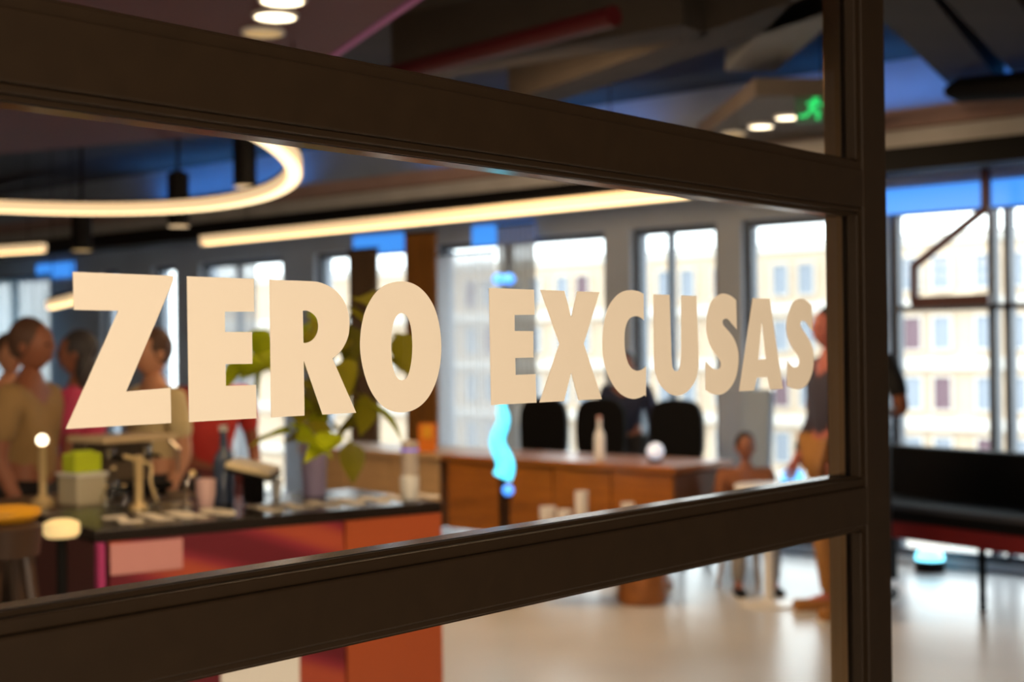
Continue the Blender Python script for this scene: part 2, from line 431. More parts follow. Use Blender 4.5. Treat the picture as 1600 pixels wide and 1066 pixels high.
GLYPH.append(('X', [P(750, 430, 4.845, [(455, 108, c), (638, 117, c), (690, 318, c), (735, 122, c), (905, 132, c), (785, 520, c), (922, 940, c), (745, 952, c), (689, 738, c), (636, 958, c), (449, 965, c), (600, 520, c)])]))
GLYPH.append(('C', [P(930, 440, 5.3294, [(403, 103, c), (355, 80), (300, 72), (240, 80), (180, 115), (130, 175), (95, 250), (70, 370), (60, 500), (65, 620), (85, 720), (125, 820), (180, 905), (240, 955), (310, 978), (370, 968), (422, 940, c), (424, 705, c), (385, 735), (340, 742), (300, 720), (270, 670), (250, 590), (243, 500), (248, 400), (270, 330), (300, 298), (345, 290), (380, 303), (405, 322, c)])]))
GLYPH.append(('U', [P(930, 440, 5.3294, [(484, 106, c), (619, 112, c), (633, 600, c), (640, 700), (655, 738), (675, 746), (695, 738), (708, 690), (716, 600, c), (716, 116, c), (842, 121, c), (861, 640), (855, 740), (830, 830), (780, 905), (730, 940), (680, 951), (630, 940), (580, 905), (535, 850), (505, 770), (490, 660)])]))
GLYPH.append(('S', [P(1090, 440, 5.61, [(338, 165, c), (290, 125), (225, 105), (170, 125), (125, 170), (95, 240), (78, 330), (76, 420), (90, 500), (115, 570), (150, 630), (183, 672), (202, 708), (200, 745), (185, 765), (160, 770), (125, 755), (68, 700, c), (68, 950, c), (120, 982), (180, 994), (240, 975), (295, 920), (335, 840), (355, 740), (358, 650), (345, 570), (318, 500), (280, 445), (240, 402), (222, 375), (218, 350), (228, 332), (250, 325), (275, 340), (300, 370), (343, 420, c)])]))
GLYPH.append(('A', [P(1090, 440, 5.61, [(482, 152, c), (632, 155, c), (748, 940, c), (635, 946, c), (612, 838, c), (520, 845, c), (495, 960, c), (362, 968, c)]), P(1090, 440, 5.61, [(562, 340, c), (598, 680, c), (532, 685, c)])]))
GLYPH.append(('S', [P(1090, 440, 5.61, [(1000, 212, c), (955, 170), (908, 150), (850, 172), (812, 230), (785, 320), (775, 400), (785, 480), (810, 550), (845, 605), (875, 645), (890, 690), (885, 730), (865, 750), (830, 745), (784, 695, c), (783, 915, c), (830, 937), (880, 946), (930, 930), (975, 875), (1005, 790), (1016, 700), (1012, 600), (990, 530), (955, 470), (920, 420), (903, 385), (903, 358), (920, 345), (945, 355), (970, 390), (1008, 440, c)])]))
YL = -0.0004
def smooth_loop(pts):
    n = len(pts); out = []
    for i in range(n):
        p1, p2 = pts[i], pts[(i + 1) % n]
        out.append((p1[0], p1[1], len(p1) > 2))
        if len(p1) > 2 and len(p2) > 2: continue
        p0 = pts[i - 1] if len(p1) == 2 else p1
        p3 = pts[(i + 2) % n] if len(p2) == 2 else p2
        for t in (0.25, 0.5, 0.75):
            q = [0.5 * (2 * p1[a] + (p2[a] - p0[a]) * t + (2 * p0[a] - 5 * p1[a] + 4 * p2[a] - p3[a]) * t * t + (3 * p1[a] - p0[a] - 3 * p2[a] + p3[a]) * t ** 3) for a in (0, 1)]
            out.append((q[0], q[1], False))
    return out
zt = sum(ony(x, y, YL).z for x, y in ((113.6, 426.5), (291.8, 432.9), (421, 437.4), (764, 448.2), (844, 452.3))) / 5
zb = sum(ony(x, y, YL).z for x, y in ((267, 662.2), (295, 659.8), (423.4, 652.5), (767, 632.3), (940, 624))) / 5
LET = []                                                     # loops in plane metres (x, z)
for ch, loops in GLYPH:
    L2 = []
    for lp in loops:
        L = []
        for x, y, corner in smooth_loop(lp):
            p = ony(x, y, YL); z = p.z
            if corner and abs(z - zt) < 0.003: z = zt
            if corner and abs(z - zb) < 0.003: z = zb
            L.append((p.x, z))
        L2.append(L)
    LET.append((ch, L2))
def outline_mesh(loops, depth):
    cu = bpy.data.curves.new('outline', 'CURVE'); cu.dimensions = '2D'; cu.fill_mode = 'BOTH'; cu.extrude = depth / 2
    for lp in loops:
        s = cu.splines.new('POLY'); s.points.add(len(lp) - 1)
        for q, (x, z) in zip(s.points, lp): q.co = (x, z, 0, 1)
        s.use_cyclic_u = True
    o = bpy.data.objects.new('outline', cu); COL.objects.link(o)
    dg = bpy.context.evaluated_depsgraph_get()
    me = bpy.data.meshes.new_from_object(o.evaluated_get(dg))
    COL.objects.unlink(o); bpy.data.objects.remove(o)
    return me
ORD = ['letter Z, first of the word ZERO on the glass', 'letter E, second in the word ZERO on the glass', 'letter R, third in the word ZERO on the glass', 'letter O, last of the word ZERO on the glass',
       'letter E, first of the word EXCUSAS on the glass', 'letter X in the word EXCUSAS on the glass', 'letter C in the word EXCUSAS on the glass', 'letter U in the word EXCUSAS on the glass',
       'letter S between U and A in EXCUSAS on the glass', 'letter A in the word EXCUSAS on the glass', 'final letter S of EXCUSAS, nearest the door stile']
for (ch, loops), lab in zip(LET, ORD):
    x0 = min(p[0] for p in loops[0]); z0 = min(p[1] for p in loops[0])
    me = outline_mesh([[(x - x0, z - z0) for x, z in lp] for lp in loops], 0.0004)
    me.transform(Matrix.Rotation(PI / 2, 4, 'X')); me.materials.clear(); me.materials.append(M_vinyl)
    me.name = 'vinyl_letter'
    o = bpy.data.objects.new('vinyl_letter', me); COL.objects.link(o); o.location = (x0, YL, z0)
    tag(o, 'large cream vinyl ' + lab, 'letter', 'cream vinyl letters on the glass door')

# ------------------------------------------------------------------ outside: street, facing block
struct(MB().box((70, 35, -9.2), (110, 160, 0.4)), 'ground', mat('street', (120, 118, 116), 0.9))
M_fac = mat('beige_render', (190, 170, 148), 0.9, noise=0.1, nscale=0.3)
M_fac2 = mat('pale_stone', (196, 190, 182), 0.9)
M_fg = mat('facade_glazing', (122, 130, 142), 0.25)
M_fd = mat('dark_red_glazing', (92, 66, 76), 0.3)
bl = empty('apartment_building', (62, 40, -9.0), 'long beige apartment block with rows of windows across the street', 'building')
MB().box((66, 44, -1.4), (8, 70, 15.2)).build('wall', M_fac, bl)
MB().box((66.2, 44, 6.4), (8.6, 71, 0.5)).build('cornice', M_fac2, bl)
for r in range(5):
    MB().box((61.9, 44, -7.6 + 2.75 * r), (0.35, 70, 0.55)).build('floor_band', M_fac2, bl)
wme = pme = None
for r in range(5):
    for k in range(26):
        y = 14.0 + k * 1.72 + (0.3 if k % 2 else 0); z = -6.2 + 2.75 * r
        if wme is None:
            f = MB()
            for s in (-1, 1): f.box((0, s * 0.45, 0), (0.3, 0.08, 1.6))
            for s in (-1, 1): f.box((0, 0, s * 0.77), (0.3, 0.82, 0.08))
            w = f.build('window', M_fac2, bl, local=True); wme = w.data
            q = MB().box((0, 0, 0), (0.12, 0.82, 1.46)).build('pane', M_fg, w, local=True); pme = q.data
            qd = pme.copy(); qd.materials.clear(); qd.materials.append(M_fd)
        else:
            w = bpy.data.objects.new('window', wme); COL.objects.link(w); w.parent = bl
            q = bpy.data.objects.new('pane', qd if (k * 7 + r * 3) % 5 == 0 else pme); COL.objects.link(q); q.parent = w
        w.location = Vector((61.95, y, z)) - Vector((62, 40, -9.0))

# ------------------------------------------------------------------ ceiling things
# maroon suspended raft over the bar
zr = 2.9
q1 = onz(640, 0, zr); q2 = onz(335, 211, zr); q3 = onz(-40, 244, zr)
dirr = (q1 - q2)
near = q2 + dirr * 2.0
poly = [q2, near, Vector((-1.2, near.y, zr)), Vector((-1.2, q3.y, zr)), q3]
solo(MB().prism(poly, (0, 0, 0.12)), 'ceiling_raft', M_maroon, 'maroon ceiling raft hanging above the bar, with round downlights', 'ceiling panel')
# blue-violet lit edge trim of the raft
solo(MB().span(q2 + Vector((0.03, -0.02, 0.03)), near + Vector((0.03, -0.02, 0.03)), 0.03, 0.05), 'raft_edge_light', mat('pink_violet_edge', (150, 70, 120), 0.5, emit=(140, 60, 110), strength=0.25), 'thin pink violet light strip along the maroon raft edge', 'light strip')
def downlight(px, py, z, r, lit, label, group):
    p = onz(px, py, z)
    o = empty('ceiling_light', p, label, 'ceiling light', group)
    MB().lathe([(r * 1.12, 0.0), (r * 1.12, -0.012), (r * 0.98, -0.016), (r * 0.96, 0.0)]).build('trim_ring', M_white, o, local=True, smooth=True)
    MB().lathe([(r * 0.95, -0.004), (r * 0.95, -0.012), (r * 0.2, -0.013)]).build('lens', M_spot if lit else M_spotdim, o, local=True)
    return o
for px, py, lit, lb in ((441, -3, 1, 'bright round downlight in the maroon raft, highest of the three'), (430, 22, 1, 'bright round downlight in the maroon raft, middle of the three'), (411, 48, 0, 'dimmer tan round disc in the maroon raft, standing in for a ghost reflection')):
    downlight(px, py, zr, 0.085, lit, lb, 'downlights in the maroon raft')  # the dim disc imitates the downlights' ghost image in the double glazing
# pale raft by the green sign
a = [onz(1090, 218, 2.9), onz(1300, 255, 2.9), onz(1345, 150, 2.9), onz(1180, 150, 2.9)]
solo(MB().prism(a, (0, 0, 0.1)), 'ceiling_raft', mat('taupe_paint', (104, 92, 80), 0.7), 'taupe ceiling raft beside the green exit sign, with small round downlights', 'ceiling panel')
for px, py, lit, lb in ((1231, 181, 1, 'bright round downlight nearest the green exit sign'), (1189, 195, 1, 'bright round downlight in the taupe raft, middle one'), (1148, 207, 0, 'dim round downlight at the end of the taupe raft')):
    downlight(px, py, 2.9, 0.075, lit, lb, 'downlights in the taupe raft')
# green exit sign with running figure
p = at(1285, 167, 8.0)
sg = empty('exit_sign', p, 'green lit emergency exit sign with running figure, hanging from the ceiling', 'sign')
SW, SH = 0.30, 0.17
fa = math.atan2(CAM.y - p.y, CAM.x - p.x) + PI / 2
sg.rotation_euler = (0, 0, fa)
MB().box((0, 0.02, 0), (SW, 0.04, SH), bevel=0.004).build('housing', M_greend, sg, local=True)
fig = MB()
fig.ball((-0.035, -0.006, 0.055), (0.021, 0.008, 0.021))
fig.span((-0.04, -0.004, 0.035), (-0.06, -0.004, -0.012), 0.01, 0.028, up=(1, 0, 0))
fig.span((-0.06, -0.004, -0.01), (-0.02, -0.004, -0.03), 0.01, 0.02, up=(0, 0, 1)); fig.span((-0.02, -0.004, -0.03), (-0.03, -0.004, -0.07), 0.01, 0.02, up=(1, 0, 0))
fig.span((-0.062, -0.004, -0.012), (-0.085, -0.004, -0.045), 0.01, 0.02, up=(1, 0, 0)); fig.span((-0.085, -0.004, -0.045), (-0.13, -0.004, -0.05), 0.01, 0.018)
fig.span((-0.04, -0.004, 0.03), (-0.085, -0.004, 0.02), 0.01, 0.016); fig.span((-0.04, -0.004, 0.03), (0.0, -0.004, 0.008), 0.01, 0.016)
fig.build('running_figure', M_green, sg, local=True)
MB().box((0.09, -0.004, -0.005), (0.07, 0.01, 0.13)).build('doorway_mark', M_green, sg, local=True)
MB().tube([(0.0, 0.02, SH / 2), (0.0, 0.02, ZC - p.z)], 0.006).build('hanger', M_black, sg, local=True)

# large ring pendant
RC = Vector((2.354, 4.333, 2.3)); RA, RB, RZ = 2.824, 1.541, 0.5813     # centre, half axes and turn of the oval
rg = empty('ring_pendant', RC, 'large oval warm glowing ring pendant over the bar', 'pendant light', rz=RZ)
def oval(t, off, z):
    ca, sa = math.cos(t), math.sin(t); n = Vector((ca / RA, sa / RB, 0)).normalized()
    return Vector((RA * ca, RB * sa, z)) + n * off
def ring_mb(prof, n=96):
    m = MB(); A = []
    for k in range(n): A.append([m.bm.verts.new(prof(2 * PI * k / n, j)) for j in range(4)])
    for k in range(n):
        B = A[(k + 1) % n]
        for j in range(4): m.bm.faces.new((A[k][j], A[k][(j + 1) % 4], B[(j + 1) % 4], B[j]))
    return m
def oval_ring(w, z0, z1): return ring_mb(lambda t, j: oval(t, (-w, w, w, -w)[j], (z0, z0, z1, z1)[j]))
def ring(r0, r1, z0, z1, n=72): return ring_mb(lambda t, j: Vector(((r0, r1, r1, r0)[j] * math.cos(t), (r0, r1, r1, r0)[j] * math.sin(t), (z0, z0, z1, z1)[j])), n)
oval_ring(0.036, 0.056, 0.07).build('housing', M_black, rg, local=True)
oval_ring(0.034, 0.0, 0.055).build('diffuser', M_leds, rg, local=True)
oval_ring(0.028, -0.006, -0.001).build('lower_lens', M_led, rg, local=True)
for k in range(4):
    c0 = oval(k * PI / 2 + 0.5, 0, 0.07); MB().tube([c0, Vector((c0.x, c0.y, ZC - 2.3))], 0.004, 6).build('cable', M_black, rg, local=True)
# linear pendants
def linear(pa, pb, z, label, w=0.07):
    a, b = onz(*pa, z), onz(*pb, z)
    o = empty('linear_pendant', (a + b) / 2, label, 'pendant light', 'warm linear pendant lights')
    u = Vector((0, 0, 1))
    MB().span(a, b, w, 0.06).build('diffuser', M_leds, o)
    MB().span(a - u * 0.04, b - u * 0.04, w * 0.8, 0.005).build('lower_lens', M_led, o)
    MB().span(a + u * 0.047, b + u * 0.047, w, 0.018).build('housing', M_black, o)
    for t in (0.12, 0.88):
        c0 = a.lerp(b, t); MB().tube([c0 + u * 0.055, Vector((c0.x, c0.y, ZC))], 0.004, 6).build('cable', M_black, o)
linear((318, 375), (1075, 298), 2.42, 'long straight warm linear pendant slanting above the letters')
linear((-120, 398), (68, 386), 2.42, 'short warm linear pendant at the far left')
linear((78, 476), (118, 466), 1.95, 'small warm wall light bar beside the letter Z')
# black cylinder pendants
for px, py, lb in ((383, 291, 'black cylinder pendant inside the glowing ring'), (279, 353, 'black cylinder pendant hanging below the ring'), (128, 391, 'black cylinder pendant left of the others')):
    d = {383: 9.2, 279: 9.8, 128: 10.6}[px]
    p = at(px, py, d)
    o = empty('cylinder_pendant', p, lb, 'pendant light', 'black cylinder pendants')
    r = 0.075
    MB().lathe([(r, 0.0), (r, 0.36), (r * 0.4, 0.38)]).build('shade', M_black, o, local=True, smooth=True)
    MB().lathe([(r * 0.92, -0.006), (r * 0.92, -0.001), (0.001, -0.001)]).build('lens', M_spotdim if px == 128 else M_leds, o, local=True)
    MB().tube([(0, 0, 0.38), (0, 0, ZC - p.z)], 0.012, 8).build('stem', M_black, o, local=True)

# beams along the window wall and across the room
def beam(a, b, w, h, m, name, label):
    return solo(MB().span(a, b, w, h), name, m, label, 'beam')
yb0, yb1 = 0.4, 14.8
solo(MB().box((8.5, (yb0 + yb1) / 2, 2.67), (0.28, yb1 - yb0, 0.15)), 'ceiling_beam', M_black, 'black steel beam running along above the windows', 'beam')
solo(MB().box((8.62, (yb0 + yb1) / 2, 2.82), (0.1, yb1 - yb0, 0.13)), 'air_duct', M_greybeam, 'pale grey square duct resting on the black beam', 'duct')
solo(MB().box((8.64, (yb0 + yb1) / 2, 2.955), (0.16, yb1 - yb0, 0.12)), 'concrete_beam', mat('pinkish_concrete', (186, 156, 152), 0.8, noise=0.15, nscale=3), 'pinkish concrete downstand above the grey duct', 'beam')
for a, b, lb in ((edges[0][0], edges[0][1], 'long blue lit strip above the right-hand window'), (wy(634), wy(556), 'short blue lit strip above the letter O'), (wy(838), wy(742), 'blue lit strip above the second letter E'), (wy(118), wy(60), 'small blue lit strip above the letter Z')):
    solo(MB().box((X0 - 0.012, (a + b) / 2, HEAD + 0.045), (0.02, b - a, 0.17)), 'fascia_glow', M_bluedim, lb, 'light strip', 'blue strips over the windows')  # glow stands in for blue LED light falling on the window-head fascia
bd = 3.28
for k, (pa, pb) in enumerate((((1375, -30), (1520, 128)), ((1500, -40), (1640, 130)), ((1290, 0), (1190, 95)), ((700, 110), (1010, 60)), ((860, 150), (1240, 20)))):
    a, b = onz(*pa, 3.12), onz(*pb, 3.12)
    d = (b - a).normalized()
    lb = ['brown concrete ceiling beam just right of the door stile', 'wide brown ceiling beam at the top right corner', 'slanting ceiling beam seen beside the green exit sign', 'ceiling beam crossing behind the upper glass pane', 'second ceiling beam behind the upper glass pane'][k]
    solo(MB().span(a - d * 0.3 + Vector((0, 0, 0.165)), b + d * 0.3 + Vector((0, 0, 0.165)), 0.3, 0.33), 'ceiling_beam', M_beam if k != 2 else mat('grey_beam', (128, 128, 128), 0.8), lb, 'beam')
for k, (pa, pb, z, r, m, lb) in enumerate((((600, 120), (960, 25), 3.02, 0.05, M_redsteel, 'dark red sprinkler pipe under the ceiling'),)):
    solo(MB().tube([onz(*pa, z), onz(*pb, z)], r, 12), 'ceiling_pipe', m, lb, 'pipe', smooth=True)
solo(MB().tube([onx(1478, 143, 8.1), onx(1500, 141, 8.1), onx(1660, 128, 8.1)], [0.03, 0.075, 0.085], 16), 'air_duct', M_black, 'black round duct under the ceiling at the top right', 'duct', smooth=True)
# red steel brace standing before the right-hand window
sb = empty('steel_brace', onx(1540, 480, 8.85), 'dark red steel brace with a slanting strut before the right window', 'brace')
g = lambda px, py: onx(px, py, 8.85)
MB().span(Vector((g(1540, 245).x, g(1540, 245).y, ZC)), g(1541, 335), 0.05, 0.05).build('post', M_redsteel, sb)
MB().span(g(1541, 325), g(1428, 416), 0.05, 0.045).build('strut', M_redsteel, sb)
MB().span(g(1429, 412), g(1429, 474), 0.05, 0.045).build('post', M_redsteel, sb)
MB().span(g(1426, 473), g(1546, 468), 0.05, 0.07).build('cross_bar', M_redsteel, sb)

# ------------------------------------------------------------------ curtains in front of the windows
def curtain(pa, pb, x, z0, z1, m, name, label, folds=9, amp=0.03):
    ya, yb_ = onx(pa, 540, x).y, onx(pb, 540, x).y
    mb = MB(); n = folds * 6; A = []
    for k in range(n + 1):
        y = ya + (yb_ - ya) * k / n; xx = x + amp * math.sin(2 * PI * folds * k / n)
        A.append((mb.bm.verts.new((xx, y, z0)), mb.bm.verts.new((xx, y, z1)), mb.bm.verts.new((xx + 0.004, y, z1)), mb.bm.verts.new((xx + 0.004, y, z0))))
    for a, b in zip(A, A[1:]):
        mb.bm.faces.new((a[0], b[0], b[1], a[1])); mb.bm.faces.new((a[3], a[2], b[2], b[3]))
    o = empty(name, (x, (ya + yb_) / 2, z0), label, 'curtain')
    mb.build('fabric', m, o, smooth=True)
    MB().tube([(x, ya, z1 + 0.012), (x, yb_, z1 + 0.012)], 0.012, 8).build('curtain_rail', M_black, o)
M_gold = mat('gold_fabric', (150, 96, 24), 0.7, noise=0.3, nscale=6, stretch=(1, 12, 0.3))
M_brown = mat('brown_fabric', (110, 84, 58), 0.8, noise=0.3, nscale=6, stretch=(1, 12, 0.3))
M_sheer = sheer_mat('sheer_white', (220, 224, 230), 0.45)
M_sheer2 = sheer_mat('sheer_grey', (170, 166, 160), 0.6)
curtain(634, 684, 8.72, 0.01, 2.5, M_gold, 'gold_drape', 'dark gold drape hanging between two windows behind the letter O', 7)
curtain(685, 775, 8.74, 0.01, 2.3, M_sheer, 'sheer_curtain', 'hazy white sheer curtain between the O and the second E', 9, 0.02)
curtain(778, 838, 8.72, 0.01, 2.5, M_sheer2, 'sheer_curtain', 'grey brown sheer curtain behind the second letter E', 8, 0.02)
curtain(-28, 80, 8.78, 0.01, 2.4, sheer_mat('sheer_blue', (150, 178, 196), 0.6), 'sheer_curtain', 'pale blue sheer curtain at the far left', 6, 0.03)
curtain(340, 402, 8.74, 0.01, 2.35, M_sheer, 'sheer_curtain', 'white sheer curtain behind the first letter E', 8, 0.02)
curtain(546, 592, 8.74, 0.01, 2.4, M_brown, 'brown_drape', 'brown drape gathered behind the letters R and O', 7)

# ------------------------------------------------------------------ bar with printed front
ZB = 1.0
A0, B0 = onz(150, 829, ZB), onz(690, 784, ZB)
ang = math.atan2(B0.y - A0.y, B0.x - A0.x); BL = (B0 - A0).length
bar = empty('bar_counter', (A0.x, A0.y, 0), 'bar counter with black top and crimson and orange printed front', 'counter', rz=ang)
bar_m = Matrix.Translation((A0.x, A0.y, 0)) @ Matrix.Rotation(ang, 4, 'Z')
BD = 0.62
MB().box((BL / 2, BD / 2, 0.982), (BL, BD, 0.036), bevel=0.004).build('countertop', mat('dark_stone', (34, 28, 26), 0.25), bar, local=True)
MB().box((BL / 2, BD / 2 + 0.01, 0.475), (BL - 0.02, BD - 0.04, 0.96)).build('body', mat('dark_carcass', (70, 24, 24), 0.7), bar, local=True)
def bx_of(px, py=830):                                      # place on the bar front below a picture column
    r = ray(px, py); n = Vector((-math.sin(ang), math.cos(ang), 0))
    t = (Vector((A0.x, A0.y, 0)) - CAM).dot(n) / r.dot(n); p = CAM + r * t
    return (bar_m.inverted() @ p)
xo = bx_of(538).x
MB().box((xo / 2 + 0.02, 0.012, 0.482), (xo - 0.04, 0.016, 0.962)).build('printed_panel', M_sweep, bar, local=True)
MB().box(((xo + BL) / 2, 0.008, 0.482), (BL - xo - 0.01, 0.024, 0.962)).build('orange_panel', M_orange, bar, local=True)['label'] = 'plain orange front panel'
MB().box((0.012, 0.004, 0.482), (0.02, 0.03, 0.962)).build('corner_post', M_magenta, bar, local=True)['label'] = 'magenta corner post'
xa, xb = bx_of(172).x, bx_of(285).x
z1_, z0_ = bx_of(230, 846).z, bx_of(230, 894).z
MB().box(((xa + xb) / 2, 0.002, (z0_ + z1_) / 2), (xb - xa, 0.006, z1_ - z0_)).build('printed_patch', M_pinkp, bar, local=True)['label'] = 'pale pink patch on the printed front'
xa, xb = bx_of(345, 1040).x, bx_of(468, 1040).x
MB().box(((xa + xb) / 2, 0.002, bx_of(405, 1040).z - 0.13), (xb - xa, 0.006, 0.34)).build('white_notice', mat('white_print', (250, 252, 254), 0.4), bar, local=True)['label'] = 'white notice on the printed front'
# cream letters lying flat on the countertop
l0 = bar_m.inverted() @ onz(186, 819, ZB); l1 = bar_m.inverted() @ onz(712, 779, ZB)
gx0 = min(p[0] for p in LET[0][1][0]); gx1 = max(p[0] for p in LET[-1][1][0])
sc_ = (l1.x - l0.x) / (gx1 - gx0)
LABB = ['cream letter Z at the left end of the word lying on the bar', 'cream letter E after Z lying on the bar', 'cream letter R lying on the bar', 'cream letter O lying on the bar', 'cream letter E starting the second word lying on the bar', 'cream letter X lying on the bar', 'cream letter C lying on the bar', 'cream letter U lying on the bar', 'cream letter S after U lying on the bar', 'cream letter A lying on the bar', 'cream letter S last on the bar, by the white cup']
for (ch, loops), lab in zip(LET, LABB):
    x0 = min(p[0] for p in loops[0])
    me = outline_mesh([[((x - x0) * sc_ * 0.8, (z - zb) * 1.55) for x, z in lp] for lp in loops], 0.004)
    me.materials.clear(); me.materials.append(M_vinyl); me.name = 'bar_letter'
    o = bpy.data.objects.new('bar_letter', me); COL.objects.link(o)
    o.location = bar_m @ Vector((l0.x + (x0 - gx0) * sc_ + 0.004, max(l0.y, 0.025), ZB + 0.0025)); o.rotation_euler = (0, 0, ang)
    tag(o, lab, 'letter', 'cream letters lying on the bar top')

# things standing on the bar: px column, py of the foot
def onbar(px, py): return onz(px, py, ZB)
def floor_at_px(px, depth): q = at(px, 545, depth); return Vector((q.x, q.y, 0))
def cup(p, r, h, m, label, name='cup', cat='cup', group=None):
    mb = MB().lathe([(r * 0.7, 0), (r * 0.95, h * 0.5), (r, h), (r * 0.93, h), (r * 0.85, h * 0.5), (r * 0.6, 0.006), (0.0005, 0.006)])
    o = mb.build(name, m, smooth=True); o.location = p
    return tag(o, label, cat, group)
cup(onbar(640, 783) + Vector((0, 0, 0.006)), 0.033, 0.075, M_white, 'white cup at the right end of the bar')
cup(onbar(322, 792), 0.034, 0.09, mat('pink_ceramic', (226, 188, 186), 0.4), 'pink cup beside the chrome tap on the bar')
cup(onbar(432, 780), 0.018, 0.07, M_white, 'slim white cup between the tap and the lilac vase')
# chrome arch tap
p = onbar(292, 793)
tp = empty('bar_tap', p, 'chrome arched tap on the bar beside the pink cup', 'tap')
MB().lathe([(0.025, 0), (0.025, 0.01), (0.012, 0.014)]).build('base', M_chrome, tp, local=True, smooth=True)
u = Vector((math.cos(ang), math.sin(ang), 0))
arc = [Vector((0, 0, 0.01)), Vector((0, 0, 0.07))] + [u * (0.02 - 0.02 * math.cos(t)) + Vector((0, 0, 0.07 + 0.03 * math.sin(t))) for t in [PI * k / 8 for k in range(1, 9)]] + [u * 0.04 + Vector((0, 0, 0.04))]
MB().tube(arc, 0.006, 10).build('spout', M_chrome, tp, local=True, smooth=True)
MB().ball((u.x * 0.02, u.y * 0.02, 0.11), (0.012, 0.012, 0.012)).build('lever_knob', M_brass, tp, local=True, smooth=True)
# tall brass tap column with hose
p = onbar(217, 796)
tp = empty('beer_tap', p, 'tall cream metal tap column with curved hose on the bar', 'tap')
MB().lathe([(0.03, 0), (0.03, 0.012), (0.014, 0.02), (0.014, 0.15), (0.017, 0.155), (0.017, 0.17), (0.004, 0.175)]).build('column', M_brass, tp, local=True, smooth=True)
hs = [u * (0.016 + 0.05 * t + 0.012 * math.sin(6 * t)) + Vector((0, 0, 0.15 - 0.13 * t * t)) for t in [k / 10 for k in range(11)]]
MB().tube(hs, 0.005, 8).build('hose', M_brass, tp, local=True, smooth=True)
MB().span((0, 0, 0.16), u * -0.05 + Vector((0, 0, 0.175)), 0.012, 0.012).build('handle', M_brass, tp, local=True)
# glass bottles
BOT = [(0.0, 0.0), (1.0, 0.0), (1.0, 0.55), (0.85, 0.66), (0.38, 0.76), (0.34, 0.97), (0.4, 0.98), (0.4, 1.0), (0.0, 1.0)]
def bottle(p, r, h, m, label, group=None, cap=None):
    o = empty('bottle', p, label, 'bottle', group)
    MB().lathe([(x * r, z * h) for x, z in BOT]).build('body', m, o, local=True, smooth=True)
    MB().lathe([(0.42 * r, h), (0.42 * r, h * 1.08), (0.0005, h * 1.085)]).build('stopper', cap or M_brass, o, local=True, smooth=True)
    return o
for px, lb in ((166, 'clear bottle with brass stopper, first from the bar end'), (178, 'clear bottle with brass stopper, second from the bar end'), (194, 'clear bottle with brass stopper just before the tap column'), (241, 'clear bottle with brass stopper between tap column and arched tap')):
    bottle(onbar(px, 798 - (px - 166) * 0.06), 0.017, {166: 0.075, 178: 0.13, 194: 0.075, 241: 0.055}[px], M_clearg, lb, 'clear bottles on the bar')
bottle(onbar(350, 786), 0.035, 0.24, mat('blue_bottle', (70, 84, 110), 0.2), 'dark blue bottle with white cap behind the bar letters', cap=M_white)
# lilac vase with large leaved plant
p = onbar(491, 775) + Vector((0, 0, 0.001))
pl = empty('potted_plant', p, 'leafy yellow green plant in a tall lilac vase on the bar', 'plant')
MB().lathe([(0.038, 0), (0.042, 0.02), (0.046, 0.2), (0.05, 0.27), (0.045, 0.27), (0.04, 0.2), (0.0005, 0.19)]).build('vase', M_vase, pl, local=True, smooth=True)
def leaf_mesh(L, Wd):
    m = MB(); rows = 6; V = []
    for i in range(rows + 1):
        t = i / rows; w = Wd * math.sin(PI * min(1, t ** 0.75)) * 0.5 + 0.0006; zc = -0.25 * L * t * t
        V.append([m.bm.verts.new((L * t, s * w, zc + abs(s) * w * 0.35)) for s in (-1, 0, 1)])
    for a_, b_ in zip(V, V[1:]):
        for j in (0, 1): m.bm.faces.new((a_[j], a_[j + 1], b_[j + 1], b_[j]))
    bmesh.ops.solidify(m.bm, geom=list(m.bm.faces), thickness=0.0015)
    return m
leaf_pts = [(397, 515, 0), (408, 530, 0), (400, 555, 0), (412, 570, 0), (392, 560, 0), (420, 548, 0), (478, 492, 0), (488, 505, 0), (482, 520, 0), (494, 530, 0), (470, 510, 1), (540, 480, 1), (548, 510, 1), (555, 540, 1), (545, 560, 1), (532, 500, 1), (528, 545, 1), (560, 465, 1), (515, 470, 1),
            (456, 676, 0), (462, 690, 0), (450, 664, 0), (579, 632, 0), (584, 650, 1), (572, 618, 1), (535, 682, 0), (525, 672, 1), (545, 690, 1), (482, 590, 1), (476, 610, 0), (470, 640, 1), (500, 600, 1), (552, 590, 1), (440, 600, 1), (440, 540, 1), (620, 520, 1), (618, 560, 1)]
base = p + Vector((0, 0, 0.26))
lmesh = {}
for i, (px, py, k) in enumerate(leaf_pts):
    tip = at(px, py, 4.45 + random.uniform(-0.16, 0.2))
    st = [base, base.lerp(tip, 0.5) + Vector((0, 0, 0.07)), tip]
    pts = [(st[0] * (1 - t) ** 2 + st[1] * 2 * t * (1 - t) + st[2] * t * t) for t in [j / 6 for j in range(7)]]
    MB().tube(pts, 0.0025, 5).build('stem', M_leafd, pl)
    key = (k, i % 3)
    if key not in lmesh:
        o = leaf_mesh(0.13 + 0.02 * (i % 3), 0.085 + 0.012 * (i % 3)).build('leaf', M_leafd if k else M_leafl, pl, local=True, smooth=True); lmesh[key] = o.data
    else:
        o = bpy.data.objects.new('leaf', lmesh[key]); COL.objects.link(o); o.parent = pl
    o.location = tip - p
    o.rotation_euler = (random.uniform(-0.7, 0.7), random.uniform(0.0, 1.2), random.uniform(0, 2 * PI))

